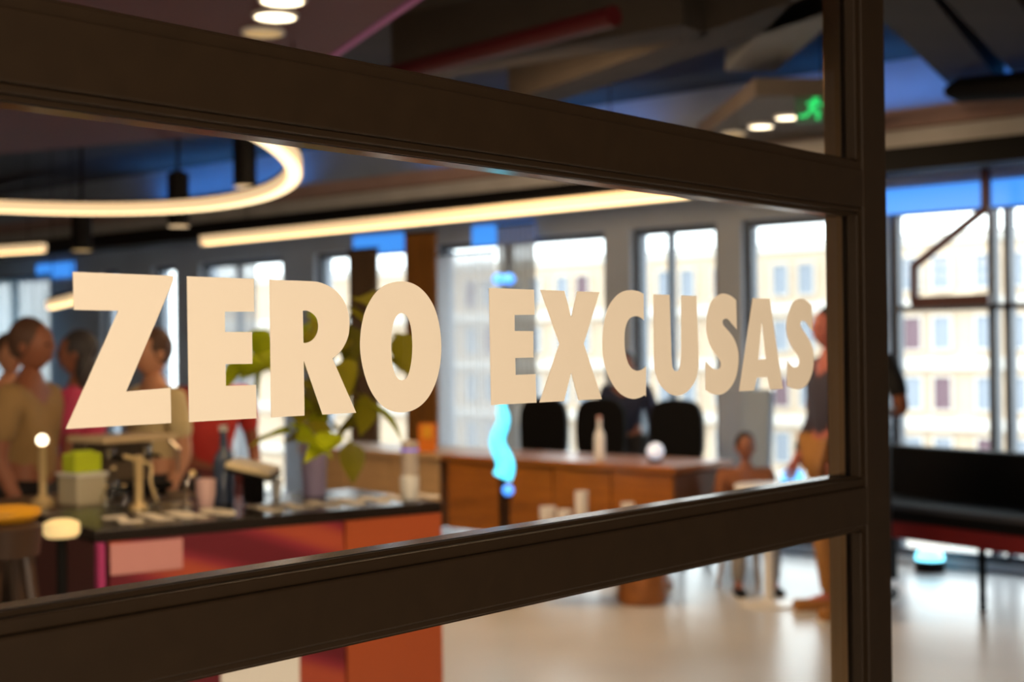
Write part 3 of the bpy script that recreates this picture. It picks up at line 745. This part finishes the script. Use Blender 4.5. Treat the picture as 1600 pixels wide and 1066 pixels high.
# ------------------------------------------------------------------ back counter with espresso machine on the left
ZK = 0.96
k0, k1 = onz(-80, 812, ZK), onz(148, 800, ZK)
bk = empty('back_counter', ((k0.x + k1.x) / 2, k0.y + 0.35, 0), 'dark brown back counter at the left, carrying lamp and boxes', 'counter')
kx0, kx1 = min(k0.x, k1.x) - 0.3, 3.4
ky = max(A0.y, B0.y) + 1.15
bk.location = ((kx0 + kx1) / 2, ky, 0)
MB().box((0, 0, ZK - 0.02), (kx1 - kx0, 0.6, 0.04), bevel=0.004).build('countertop', mat('dark_walnut', (66, 46, 32), 0.4), bk, local=True)
MB().box((0, 0.02, ZK / 2 - 0.02), (kx1 - kx0 - 0.04, 0.54, ZK - 0.04)).build('body', mat('walnut_panel', (48, 34, 26), 0.6), bk, local=True)
def onk(px, dy=0.0): return ony(px, 700, ky + dy)
def kpos(px, dy=0.0): q = onk(px, dy); return Vector((q.x, q.y, ZK))
# espresso machine behind the Z
q = kpos(190, 0.0)
em = empty('espresso_machine', q, 'low espresso machine with a beige cup rail below the letter Z', 'coffee machine')
MB().box((0, 0, 0.035), (0.30, 0.24, 0.03), bevel=0.006).build('drip_tray', M_black, em, local=True)
MB().box((0, 0.06, 0.13), (0.30, 0.1, 0.16), bevel=0.012).build('body', mat('machine_grey', (120, 104, 86), 0.35, metal=0.4), em, local=True)
MB().box((0, -0.01, 0.22), (0.33, 0.25, 0.022), bevel=0.006).build('cup_rail', mat('beige_metal', (216, 190, 150), 0.4), em, local=True)
for s in (-0.08, 0.08):
    h_ = MB().lathe([(0.02, 0), (0.02, 0.035)], (s, -0.04, 0.15)).build('group_head', M_chrome, em, local=True, smooth=True)
    MB().tube([(s, -0.04, 0.155), (s, -0.13, 0.15)], 0.008, 8).build('portafilter', M_black, h_, local=True)
MB().tube([(0.16, -0.07, 0.21), (0.19, -0.1, 0.17), (0.185, -0.1, 0.08)], 0.005, 8).build('steam_wand', M_chrome, em, local=True, smooth=True)
for s in (-0.12, 0.12): MB().box((s, 0, 0.01), (0.03, 0.2, 0.02)).build('foot', M_black, em, local=True)
# lime box, lamp, glowing dish, white slab
q = kpos(128, -0.2)
tb = empty('storage_tub', q, 'pale grey storage tub at the end of the back counter, under a lime carton', 'tub')
MB().box((0, 0, 0.055), (0.12, 0.13, 0.11), bevel=0.01).build('tub_body', mat('pale_tub', (196, 186, 160), 0.5), tb, local=True)
MB().box((0, 0, 0.114), (0.13, 0.14, 0.012), bevel=0.004).build('rim', M_white, tb, local=True)
lb_ = empty('carton', q + Vector((0, 0, 0.121)), 'lime green carton on a pale tub below the letter Z', 'box')
MB().box((0, 0, 0.034), (0.11, 0.08, 0.066), bevel=0.004).build('box_body', M_lime, lb_, local=True)
MB().box((0, 0, 0.071), (0.08, 0.03, 0.01)).build('top_fold', M_lime, lb_, local=True)
q = kpos(66, -0.1)
tl = empty('table_lamp', q, 'small glowing glass lamp at the far left of the back counter', 'lamp')
MB().lathe([(0.04, 0), (0.042, 0.02), (0.014, 0.04), (0.012, 0.215), (0.016, 0.22)]).build('stand', M_brass, tl, local=True, smooth=True)
MB().ball((0, 0, 0.237), (0.02, 0.02, 0.02)).build('globe', M_spot, tl, local=True, smooth=True)
q = at(96, 823, 4.0)
ds = empty('stool_lamp', Vector((q.x, q.y, 0)), 'low round lamp glowing cream beside the bar end', 'lamp')
MB().lathe([(0.09, 0), (0.09, 0.02), (0.015, 0.03), (0.015, q.z - 0.03)]).build('stand', M_black, ds, local=True, smooth=True)
MB().lathe([(0.04, q.z - 0.03), (0.05, q.z - 0.02), (0.05, q.z + 0.01), (0.03, q.z + 0.02), (0.0005, q.z + 0.022)]).build('shade', mat('cream_lit_shade', (240, 210, 150), 0.5, emit=(236, 205, 140), strength=0.8), ds, local=True, smooth=True)
# mustard topped bar stool at the left edge
q = at(8, 792, 3.5)
st = empty('bar_stool', Vector((q.x, q.y, 0)), 'dark bar stool with mustard seat at the left edge', 'stool')
MB().lathe([(0.07, q.z - 0.035), (0.085, q.z - 0.02), (0.085, q.z - 0.005), (0.06, q.z), (0.0005, q.z)]).build('seat', M_yellow, st, local=True, smooth=True)
MB().lathe([(0.08, q.z - 0.12), (0.088, q.z - 0.05), (0.07, q.z - 0.036)]).build('seat_rim', mat('dark_walnut', (66, 46, 32)), st, local=True, smooth=True)
for k in range(4):
    an = k * PI / 2 + 0.6
    MB().tube([(0.05 * math.cos(an), 0.05 * math.sin(an), q.z - 0.1), (0.2 * math.cos(an), 0.2 * math.sin(an), 0)], 0.018, 8).build('leg', mat('dark_walnut', (66, 46, 32)), st, local=True, smooth=True)
ring(0.125, 0.145, 0.3, 0.32, 32).build('footrest', M_brass, st, local=True)
# cream tray propped on the bar
q = onbar(396, 770) + Vector((0, 0, 0))
a_, b_ = at(362, 722, 4.7), at(430, 738, 4.7)
ty = empty('serving_tray', Vector(((a_.x + b_.x) / 2, (a_.y + b_.y) / 2, ZB)), 'cream slanted serving tray on a dark stand behind the first R', 'tray')
MB().span(a_, b_, 0.22, 0.02, bevel=0.004).build('tray', mat('cream_tray', (236, 214, 170), 0.4), ty)
MB().span(a_ + Vector((0, 0, -0.016)), b_ + Vector((0, 0, -0.016)), 0.24, 0.012).build('rim', M_black, ty)
MB().box((0, 0, (a_.z + b_.z) / 2 / 2 - ZB / 2 - 0.012), (0.05, 0.05, (a_.z + b_.z) / 2 - ZB - 0.03)).build('stand', M_black, ty, local=True)

# ------------------------------------------------------------------ long wooden counter by the windows
XW = 7.15
def wyx(px, X=XW): return onx(px, 700, X).y
def wcounter(pa, pb, m, label):
    ya, yb_ = sorted((wyx(pa), wyx(pb)))
    o = empty('long_counter', (XW + 0.3, (ya + yb_) / 2, 0), label, 'counter')
    MB().box((0, 0, 0.765), (0.66, yb_ - ya, 0.04), bevel=0.004).build('countertop', m, o, local=True)
    n = max(2, int((yb_ - ya) / 0.45)); st_ = (yb_ - ya - 0.06) / n; pm = None
    for i in range(n):
        y = -(yb_ - ya) / 2 + 0.03 + st_ * (i + 0.5)
        if pm is None:
            pn = MB().box((0, 0, 0), (0.03, st_ - 0.012, 0.46), bevel=0.003).build('front_panel', m, o, local=True); pm = pn.data
        else:
            pn = bpy.data.objects.new('front_panel', pm); COL.objects.link(pn); pn.parent = o
        pn.location = (-0.29, y, 0.51)
    MB().box((0.02, 0, 0.5), (0.56, yb_ - ya - 0.1, 0.46)).build('carcass', mat('carcass_brown', (96, 58, 26), 0.6), o, local=True)
    for s in (-1, 1):
        MB().lathe([(0.15, 0), (0.16, 0.03), (0.11, 0.12), (0.1, 0.27)], (-0.12, s * ((yb_ - ya) / 2 - 0.35), 0)).build('pedestal', m, o, local=True, smooth=True)
    return o
wcounter(694, 1058, M_wood, 'long orange brown wooden counter in front of the windows')
wcounter(470, 690, M_tanwood, 'left stretch of the long wooden counter behind the bar, tan for window light')  # same counter; window light on this stretch is put into the tan colour
def onw(px, dx=0.2): q = onx(px, 700, XW + dx); return Vector((q.x, q.y, 0.785))
bottle(onw(937), 0.035, 0.26, M_white, 'white bottle with pink stopper standing on the long wooden counter', cap=mat('pink_cap', (214, 160, 150), 0.5))
def lampball(p, r, m, name, label, group=None):
    o = empty(name, p, label, 'lamp', group)
    MB().lathe([(r * 0.8, 0), (r * 0.8, 0.015), (r * 0.35, 0.02)]).build('base', M_black, o, local=True, smooth=True)
    MB().ball((0, 0, 0.015 + r), (r, r, r)).build('globe', m, o, local=True, smooth=True)
lampball(onw(1024), 0.055, mat('pale_globe', (236, 240, 250), 0.4, emit=(220, 230, 250), strength=0.7), 'globe_lamp', 'small white globe lamp on the long wooden counter')
# low drum table with white cups, mostly behind the lower rail
cd = floor_at_px(998, 8.4)
lt = empty('coffee_table', (cd.x, cd.y, 0), 'low brown table on a round drum base carrying white cups, seen past the lower rail', 'table')
tu = Vector((0.651, -0.759, 0))
MB().span(tu * -0.62 + Vector((0, 0, 0.405)), tu * 0.16 + Vector((0, 0, 0.405)), 0.36, 0.03, bevel=0.006).build('tabletop', M_wood, lt, local=True)
MB().lathe([(0.13, 0), (0.145, 0.03), (0.14, 0.3), (0.1, 0.388)]).build('drum_base', M_wood, lt, local=True, smooth=True)
for k_, (px, r, h, lb) in enumerate(((853, 0.05, 0.15, 'wide white cup, leftmost on the low brown table'), (879, 0.045, 0.13, 'white cup, second from left on the low brown table'), (906, 0.04, 0.24, 'tall white vase on the low brown table'), (978, 0.04, 0.17, 'slim white cup right of the tall vase on the low table'), (1024, 0.05, 0.11, 'low white bowl at the right end of the low brown table'))):
    q = floor_at_px(px, 8.4); cup(Vector((q.x, q.y, 0.42)), r, h, M_white, lb, group='white cups on the low table')

# ------------------------------------------------------------------ neon and coloured lamps
d0 = 8.65
pb = at(785, 746, d0)
ne = empty('neon_lamp', Vector((pb.x, pb.y, 0)), 'tall blue and cyan neon tube lamp behind the second letter E', 'lamp')
MB().lathe([(0.09, 0), (0.09, 0.02), (0.02, 0.035), (0.018, pb.z)]).build('stand', M_black, ne, local=True, smooth=True)
rt = Vector((0.651, -0.759, 0))
path = []
for k in range(41):
    t = k / 40; z = (at(785, 746, d0).z) + (at(785, 640, d0).z - pb.z) * t
    path.append(Vector((pb.x, pb.y, z)) + rt * (0.022 * math.sin(9 * t) - 0.012 * t))
MB().tube(path, [0.062 - 0.03 * (k / 40) for k in range(41)], 10).build('neon_tube', M_cyan, ne, smooth=True)
zA, zB_ = at(785, 640, d0).z, at(787, 455, d0).z
MB().tube([Vector((pb.x, pb.y, zA)), Vector((pb.x, pb.y, zB_))], 0.025, 10).build('middle_tube', M_cyan, ne, smooth=True)
for s in (-1, 1):
    c_ = at(787 + s * 8, 436, d0); MB().ball(c_, (0.04, 0.04, 0.036)).build('top_globe', M_bluel, ne, smooth=True)
def puck(p, r, m, label, group, hgt=0.05):
    o = empty('led_puck', p, label, 'lamp', group)
    MB().lathe([(r * 1.02, 0), (r * 1.02, hgt), (r * 0.8, hgt + 0.004)]).build('base', M_black, o, local=True, smooth=True)
    MB().lathe([(r * 0.98, hgt + 0.002), (r * 0.98, hgt + 0.02), (r * 0.85, hgt + 0.055), (r * 0.5, hgt + 0.075), (0.0005, hgt + 0.08)]).build('dome', m, o, local=True, smooth=True)
M_cyanw = mat('cyan_white_dome', (190, 245, 255), 0.4, emit=(120, 228, 255), strength=3.2)
q = onz(1453, 893, 0.0)
puck(Vector((q.x, q.y, 0.0)), 0.095, M_cyanw, 'glowing cyan floor lamp with black base in front of the black bench', 'led pucks', 0.075)
lampball(at(794, 779, 8.35), 0.034, M_bluel, 'blue_bulb', 'small round blue lamp under the neon tube')
bb = bpy.data.objects['blue_bulb']; zz = bb.location.z
MB().lathe([(0.07, -zz), (0.07, -zz + 0.02), (0.01, -zz + 0.03), (0.01, 0.0)]).build('stand', M_black, bb, local=True)
# white pillar with glowing violet spots imitating LED reflections, behind the bar's right end
q = at(640, 700, 5.9); q.z = 0
vp = empty('pillar_lamp', q, 'slim white pillar lamp with glowing violet spots as LED reflections behind the bar end', 'lamp')
dq = (Vector((q.x, q.y, 1.5)) - CAM).dot(ROT @ Vector((0, 0, -1)))
MB().lathe([(0.12, 0), (0.12, 0.02), (0.035, 0.03), (0.035, at(640, 690, dq).z), (0.0005, at(640, 688, dq).z)]).build('pillar', mat('lit_white_pillar', (220, 205, 190), 0.4), vp, local=True, smooth=True)
for py in (703, 762):
    c_ = at(640, py, dq); MB().ball((0.0, 0, c_.z), (0.038, 0.038, 0.014)).build('violet_glint', M_violet, vp, local=True, smooth=True)  # emissive spots in place of LED reflections on the pillar
# orange menu card on the tan counter stretch
q = onw(668, 0.1); q.z += 0.042
mc = empty('menu_card', q, 'orange and yellow menu card propped on the tan stretch of the counter', 'card')
MB().box((0, 0, 0.06), (0.012, 0.13, 0.2), rz=0.5).build('card', mat('orange_card', (222, 120, 20), 0.5), mc, local=True)
MB().box((-0.012, -0.01, 0.1), (0.006, 0.07, 0.09), rz=0.5).build('yellow_print', M_yellow, mc, local=True)
MB().box((0.03, 0, -0.035), (0.06, 0.1, 0.012), rz=0.5).build('foot', M_black, mc, local=True)

# ------------------------------------------------------------------ black bench on the right
e0 = at(1268, 690, 9.75); e0 = Vector((8.62, 3.2, 0)); e1 = Vector((7.80, 0.5, 0))
ud = (e0 - e1).normalized(); nn = Vector((ud.y, -ud.x, 0))
if nn.x > 0: nn = -nn                                       # towards the camera side
LN = (e0 - e1).length
bn = empty('long_bench', (e0 + e1) / 2, 'long black padded bench with a red base before the right window', 'bench', rz=math.atan2(ud.y, ud.x))
sgn = 1 if (Matrix.Rotation(bn.rotation_euler.z, 3, 'Z') @ Vector((0, 1, 0))).dot(nn) > 0 else -1
def bb_(name, y, z, sy, sz, m, bev=0.02): return MB().box((0, sgn * y, z), (LN, sy, sz), bevel=bev).build(name, m, bn, local=True)
bb_('backrest', 0.0, 0.66, 0.12, 0.40, M_leather)
bb_('seat', 0.31, 0.50, 0.52, 0.10, M_leather)
bb_('seat_piping', 0.572, 0.54, 0.02, 0.035, M_grey, 0.006)
bb_('base_rail', 0.30, 0.40, 0.50, 0.105, M_redfab, 0.01)
for lx in (0.475, 0.10, -0.4):
    for yy in (0.06, 0.5):
        MB().box((lx * LN, sgn * yy, 0.175), (0.03, 0.03, 0.35)).build('leg', M_black, bn, local=True)

# ------------------------------------------------------------------ chairs between counter and windows
def chair(p, rz, label):
    o = empty('lounge_chair', p, label, 'chair', 'black chairs behind the long counter', rz=rz)
    MB().box((0, 0, 0.62), (0.44, 0.44, 0.06), bevel=0.015).build('seat', M_leather, o, local=True)
    MB().prism([(0.2 * math.copysign(abs(math.cos(t)) ** 0.6, math.cos(t)), 0.18, 0.9 + 0.24 * math.copysign(abs(math.sin(t)) ** 0.6, math.sin(t))) for t in [2 * PI * j / 24 for j in range(24)]], (0, 0.05, 0)).build('backrest', M_leather, o, local=True)
    for sx in (-1, 1):
        for sy in (-1, 1): MB().tube([(sx * 0.17, sy * 0.17, 0.6), (sx * 0.2, sy * 0.2, 0)], 0.014, 8).build('leg', M_black, o, local=True)
    return o
for px, lb in ((830, 'black high chair behind the counter, below the letter X left leg'), (920, 'black high chair behind the counter, below the letter X right leg'), (1040, 'black high chair behind the counter, below the letter U')):
    q = onx(px, 660, 8.15); chair(Vector((8.15, q.y, 0)), -PI / 2 + 0.2, lb)
q = onx(1160, 640, 8.5)
wc = empty('wing_chair', Vector((8.5, q.y, 0)), 'pale blue high backed chair behind the seated dark haired person', 'chair', rz=-PI / 2 + 0.1)
M_pblue = mat('pale_blue_cloth', (168, 186, 208), 0.8)
MB().box((0, 0, 0.44), (0.4, 0.42, 0.1), bevel=0.03).build('seat', M_pblue, wc, local=True)
MB().span((0, 0.19, 0.46), (0, 0.27, 1.2), 0.22, 0.09, up=(0, 1, 0), bevel=0.025).build('backrest', M_pblue, wc, local=True)
for sx in (-1, 1):
    for sy in (-1, 1): MB().tube([(sx * 0.15, sy * 0.15, 0.4), (sx * 0.18, sy * 0.18, 0)], 0.014, 8).build('leg', M_black, wc, local=True)
# low white table with blue lamp near the seated person
q = onz(1200, 757, 0.7)
wt = empty('low_table', Vector((q.x, q.y, 0)), 'round white table with a glowing blue lamp beside the door stile', 'table')
MB().lathe([(0.0005, 0.665), (0.19, 0.665), (0.2, 0.68), (0.19, 0.7), (0.0005, 0.7)]).build('tabletop', M_white, wt, local=True, smooth=True)
MB().lathe([(0.17, 0), (0.17, 0.015), (0.03, 0.03), (0.025, 0.664)]).build('pedestal', M_white, wt, local=True, smooth=True)
q2_ = onz(1238, 755, 0.7)
puck(q2_, 0.07, mat('blue_white_dome', (150, 215, 255), 0.4, emit=(90, 185, 255), strength=2.6), 'glowing blue lamp standing on the round white table', 'led pucks', 0.012)

# ------------------------------------------------------------------ people
def skin_mesh(verts, edges, radii, sub=1):
    me = bpy.data.meshes.new('figure'); me.from_pydata([tuple(v) for v in verts], edges, [])
    o = bpy.data.objects.new('figure', me); COL.objects.link(o)
    o.modifiers.new('skin', 'SKIN'); s = o.modifiers.new('sub', 'SUBSURF'); s.levels = sub; s.render_levels = sub
    sv = me.skin_vertices[0].data
    for i, r in enumerate(radii):
        sv[i].radius = r if isinstance(r, tuple) else (r, r); sv[i].use_root = (i == 0)
    dg = bpy.context.evaluated_depsgraph_get()
    out = bpy.data.meshes.new_from_object(o.evaluated_get(dg))
    COL.objects.unlink(o); bpy.data.objects.remove(o); bpy.data.meshes.remove(me)
    for p_ in out.polygons: p_.use_smooth = True
    return out
def link_mesh(name, me, m, parent):
    me.materials.clear(); me.materials.append(m); me.name = name
    o = bpy.data.objects.new(name, me); COL.objects.link(o); o.parent = parent
    return o
M_skinA = mat('skin_light', (206, 146, 112), 0.55); M_skinB = mat('skin_tan', (150, 92, 66), 0.55)
M_hairD = mat('dark_hair', (30, 22, 20), 0.6, bump=0.4, nscale=60); M_hairB = mat('brown_hair', (84, 56, 40), 0.6, bump=0.4, nscale=60)
M_eye = mat('eye', (24, 20, 20), 0.2)
def person(label, loc, face, h, skin, shirt, pants, hair, sit=False, arms=None, long_hair=False, shoes=None, lean=0.0, group=None, long_sleeve=False):
    o = empty('person', loc, label, 'person', group, rz=face)          # local facing is -y
    k = h / 1.75
    zh = 0.45 if sit else 0.93
    J = {}
    J['pel'] = (0, 0.0, zh + 0.05); J['spi'] = (0, 0.0, zh + 0.22); J['che'] = (0, -0.01 - lean * 0.5, zh + 0.40); J['nek'] = (0, -0.01 - lean, zh + 0.555); J['skb'] = (0, -0.02 - lean, zh + 0.64)
    arms = arms or {}
    for s, n in ((-1, 'l'), (1, 'r')):
        J['sh' + n] = (s * 0.19, -0.01 - lean, zh + 0.49)
        el, wr = arms.get(n, ((s * 0.25, 0.02 - lean, zh + 0.21), (s * 0.25, -0.10 - lean, zh - 0.02)))
        J['el' + n] = el; J['wr' + n] = wr
        J['hi' + n] = (s * 0.1, 0, zh)
        if sit: J['kn' + n] = (s * 0.13, -0.42, 0.47); J['an' + n] = (s * 0.14, -0.42, 0.09); J['to' + n] = (s * 0.15, -0.58, 0.04)
        else: J['kn' + n] = (s * 0.12, -0.02, 0.50); J['an' + n] = (s * 0.13, 0.03, 0.09); J['to' + n] = (s * 0.16, -0.14, 0.04)
    V = lambda n: Vector(J[n]) * k
    def chain(names, rad, extra_v=(), extra_e=(), extra_r=(), grow=0.0, edges=None):
        vs = [V(n) for n in names] + list(extra_v); idx = {n: i for i, n in enumerate(names)}
        es = [(idx[a], idx[b]) for a, b in edges] + list(extra_e)
        rs = [(rad[n] + grow) * k for n in names] + list(extra_r)
        return vs, es, rs
    RAD = dict(pel=0.125, spi=0.115, che=0.125, nek=0.052, skb=0.05, shl=0.06, shr=0.06, ell=0.043, elr=0.043, wrl=0.028, wrr=0.028, hil=0.088, hir=0.088, knl=0.058, knr=0.058, anl=0.04, anr=0.04, tol=0.03, tor=0.03)
    names = list(J)
    ed = [('pel', 'spi'), ('spi', 'che'), ('che', 'nek'), ('nek', 'skb')]
    for n in 'lr': ed += [('che', 'sh' + n), ('sh' + n, 'el' + n), ('el' + n, 'wr' + n), ('pel', 'hi' + n), ('hi' + n, 'kn' + n), ('kn' + n, 'an' + n), ('an' + n, 'to' + n)]
    ev, ee, er = [], [], []
    base_i = len(names)
    for n, s in (('l', -1), ('r', 1)):                      # hands: palm, four bent fingers and a thumb
        w = V('wr' + n); d = (w - V('el' + n)).normalized()
        side = d.cross(Vector((s * 1.0, 0.2, 0.1))).normalized(); nrm = side.cross(d).normalized()
        pi_ = base_i + len(ev); ev.append(w + d * 0.075 * k); ee.append((names.index('wr' + n), pi_)); er.append((0.03 * k))
        for f, L in ((-1.5, 0.062), (-0.5, 0.074), (0.5, 0.078), (1.5, 0.07)):
            b0 = w + d * 0.092 * k + side * f * 0.018 * k
            m1 = b0 + d * L * 0.55 * k; t1 = m1 + (d * 0.8 - nrm * 0.6 * s).normalized() * L * 0.45 * k
            i0 = base_i + len(ev); ev += [b0, m1, t1]; ee += [(pi_, i0), (i0, i0 + 1), (i0 + 1, i0 + 2)]; er += [0.009 * k, 0.009 * k, 0.007 * k]
        b0 = w + d * 0.03 * k + side * 0.028 * k; m1 = b0 + (d * 0.6 + side * 0.8).normalized() * 0.035 * k; t1 = m1 + d * 0.03 * k
        i0 = base_i + len(ev); ev += [b0, m1, t1]; ee += [(names.index('wr' + n), i0), (i0, i0 + 1), (i0 + 1, i0 + 2)]; er += [0.013 * k, 0.011 * k, 0.008 * k]
    vs, es, rs = chain(names, RAD, ev, ee, er, edges=ed)
    body = skin_mesh(vs, es, rs, 1)
    # head joined to the body mesh
    bm = bmesh.new(); bm.from_mesh(body)
    hc = V('nek') + Vector((0, -0.02, 0.16)) * k
    g_ = bmesh.ops.create_icosphere(bm, subdivisions=3, radius=1.0)
    for v in g_['verts']:
        x, y, z = v.co
        jaw = 1.0 - 0.28 * max(0, -z); yy = y * 0.097 * (1 - 0.1 * max(0, -z))
        if y < 0: yy -= 0.022 * math.exp(-((x / 0.16) ** 2) - ((z + 0.12) / 0.16) ** 2) + 0.008 * math.exp(-((x / 0.3) ** 2) - ((z + 0.5) / 0.09) ** 2) - 0.008 * math.exp(-(((abs(x) - 0.38) / 0.2) ** 2) - ((z - 0.02) / 0.15) ** 2)
        v.co = hc + Vector((x * 0.076 * jaw, yy, z * 0.118)) * k
    for s in (-1, 1):
        g2 = bmesh.ops.create_icosphere(bm, subdivisions=1, radius=1.0)
        bmesh.ops.transform(bm, matrix=Matrix.Translation(hc + Vector((s * 0.078, 0.012, -0.01)) * k) @ Matrix.Diagonal((0.012 * k, 0.022 * k, 0.032 * k, 1)), verts=g2['verts'])
    bm.to_mesh(body); bm.free()
    for p_ in body.polygons: p_.use_smooth = True
    bo = link_mesh('body', body, skin, o)
    for s in (-1, 1):
        MB().ball(hc + Vector((s * 0.03, -0.083, 0.004)) * k, (0.012 * k, 0.009 * k, 0.009 * k), 1).build('eye', M_eye, bo, local=True, smooth=True)
    MB().ball(hc + Vector((0, -0.088, -0.056)) * k, (0.022 * k, 0.008 * k, 0.006 * k), 1).build('mouth', mat('lips', (150, 70, 64), 0.5), bo, local=True, smooth=True)
    # clothes
    nm = ['pel', 'spi', 'che', 'shl', 'shr', 'ell', 'elr']; e2 = [('pel', 'spi'), ('spi', 'che'), ('che', 'shl'), ('che', 'shr'), ('shl', 'ell'), ('shr', 'elr')]
    if long_sleeve: nm += ['wrl', 'wrr']; e2 += [('ell', 'wrl'), ('elr', 'wrr')]
    sv_ = J['ell'], J['elr']
    if not long_sleeve:
        for n in 'lr': J['el' + n] = tuple(Vector(J['sh' + n]).lerp(Vector(J['el' + n]), 0.8))
    vs, es, rs = chain(nm, RAD, grow=0.02, edges=e2); sh = skin_mesh(vs, es, rs, 1)
    J['ell'], J['elr'] = sv_
    link_mesh('shirt', sh, shirt, o)
    nm = ['pel', 'hil', 'hir', 'knl', 'knr', 'anl', 'anr']; e2 = [('pel', 'hil'), ('pel', 'hir'), ('hil', 'knl'), ('hir', 'knr'), ('knl', 'anl'), ('knr', 'anr')]
    vs, es, rs = chain(nm, RAD, grow=0.018, edges=e2); link_mesh('trousers', skin_mesh(vs, es, rs, 1), pants, o)
    for n in 'lr':
        a_, t_ = V('an' + n), V('to' + n)
        sm = MB(); c0 = a_.lerp(t_, 0.5); c0.z = 0.045 * k
        dr = (t_ - a_); dr.z = 0; rz = math.atan2(dr.y, dr.x)
        sm.box(c0, (0.27 * k, 0.095 * k, 0.07 * k), rz=rz, bevel=0.025)
        so = sm.build('shoe', shoes or M_black, o, local=True, smooth=True)
        c1 = c0.copy(); c1.z = 0.008
        MB().box(c1, (0.275 * k, 0.1 * k, 0.016), rz=rz, bevel=0.004).build('sole', M_white, so, local=True)
    hm = MB(); hm.ball(hc + Vector((0, 0.022, 0.028)) * k, (0.085 * k, 0.098 * k, 0.108 * k), 3)
    for v in list(hm.bm.verts):
        if v.co.y < hc.y - 0.045 * k and v.co.z < hc.z + 0.065 * k: v.co.y = hc.y - 0.03 * k; v.co.x *= 0.9
    if long_hair: hm.ball(hc + Vector((0, 0.055, -0.09)) * k, (0.095 * k, 0.06 * k, 0.17 * k), 2)
    hm.build('hair', hair, o, local=True, smooth=True)
    return o
def face_to(p, q): d = Vector(q) - Vector(p); return math.atan2(d.y, d.x) + PI / 2
def floor_at(px, depth): q = at(px, 545, depth); return Vector((q.x, q.y, 0))
cl = lambda n, rgb: mat(n, rgb, 0.8, noise=0.1, nscale=12)
def put(px, depth, tpx, tdepth, **kw):
    p_ = floor_at(px, depth); q_ = floor_at(tpx, tdepth)
    return person(loc=p_, face=face_to(p_, q_), **kw)
put(42, 6.1, 300, 6.0, label='person in tan top standing at the far left', h=1.64, skin=M_skinB, shirt=cl('tan_top_cloth', (166, 132, 84)), pants=cl('dark_cloth', (40, 38, 42)), hair=M_hairB)
put(12, 7.7, 240, 6.6, label='person in grey shirt at the very left edge', h=1.60, skin=M_skinA, shirt=cl('grey_cloth', (128, 120, 112)), pants=cl('dark_cloth', (40, 38, 42)), hair=M_hairB)
put(128, 7.0, 60, 7.0, label='person with long dark hair and pink top behind the letter Z', h=1.60, skin=M_skinB, shirt=cl('pink_cloth', (206, 62, 104)), pants=cl('dark_cloth', (40, 38, 42)), hair=mat('slate_hair', (58, 54, 56), 0.6), long_hair=True)
put(244, 6.6, 100, 6.3, label='person in cream shirt facing left behind the letter Z', h=1.60, skin=M_skinA, shirt=cl('cream_cloth', (222, 200, 150)), pants=cl('dark_cloth', (40, 38, 42)), hair=M_hairB)
put(326, 7.3, 420, 5.4, label='person in red shirt standing behind the first letter E', h=1.58, skin=M_skinB, shirt=cl('red_cloth', (196, 52, 46)), pants=cl('maroon_cloth', (90, 28, 34)), hair=M_hairD)
put(1338, 8.3, 1390, 10.5, label='person in black T-shirt mostly hidden by the door stile, elbow showing at its right', h=1.72, skin=M_skinB, shirt=cl('black_cloth', (20, 22, 28)), pants=cl('dark_cloth', (40, 38, 42)), hair=M_hairD,
    arms={'r': ((0.27, 0.06, 1.15), (0.15, -0.2, 1.12)), 'l': ((-0.27, 0.06, 1.15), (-0.15, -0.2, 1.12))})
put(1302, 7.9, 1100, 7.7, label='person in dark purple top and tan trousers seen beside the door stile, facing left', h=1.70, skin=mat('skin_rosy', (196, 112, 100), 0.55), long_sleeve=True, shirt=cl('plum_cloth', (62, 56, 72)), pants=cl('tan_cloth', (176, 122, 56)), hair=M_hairD, shoes=cl('tan_suede', (176, 118, 50)))
lowst = floor_at(1160, 8.9)
ls = empty('low_stool', lowst, 'low round stool under the seated dark haired person', 'stool')
MB().lathe([(0.0005, 0.3), (0.19, 0.3), (0.2, 0.33), (0.19, 0.36), (0.0005, 0.36)]).build('seat', M_tanwood, ls, local=True, smooth=True)
for kk in range(3):
    an = kk * 2 * PI / 3
    MB().tube([(0.12 * math.cos(an), 0.12 * math.sin(an), 0.3), (0.17 * math.cos(an), 0.17 * math.sin(an), 0)], 0.014, 8).build('leg', M_tanwood, ls, local=True)
pp = put(1160, 8.9, 1215, 7.9, label='seated dark haired person in brown top near the round white table', h=1.32, skin=M_skinB, shirt=cl('brown_cloth', (150, 92, 58)), pants=cl('stone_cloth', (150, 144, 140)), hair=M_hairD, sit=True, lean=0.06,
    arms={'r': ((0.24, -0.12, 0.68), (0.14, -0.34, 0.62)), 'l': ((-0.24, -0.12, 0.68), (-0.14, -0.34, 0.62))})
put(978, 10.6, 900, 9.4, label='person in navy jacket behind the long counter below letter C', h=1.46, skin=M_skinB, shirt=cl('navy_cloth', (26, 34, 64)), pants=cl('dark_cloth', (40, 38, 42)), hair=M_hairD, long_sleeve=True)
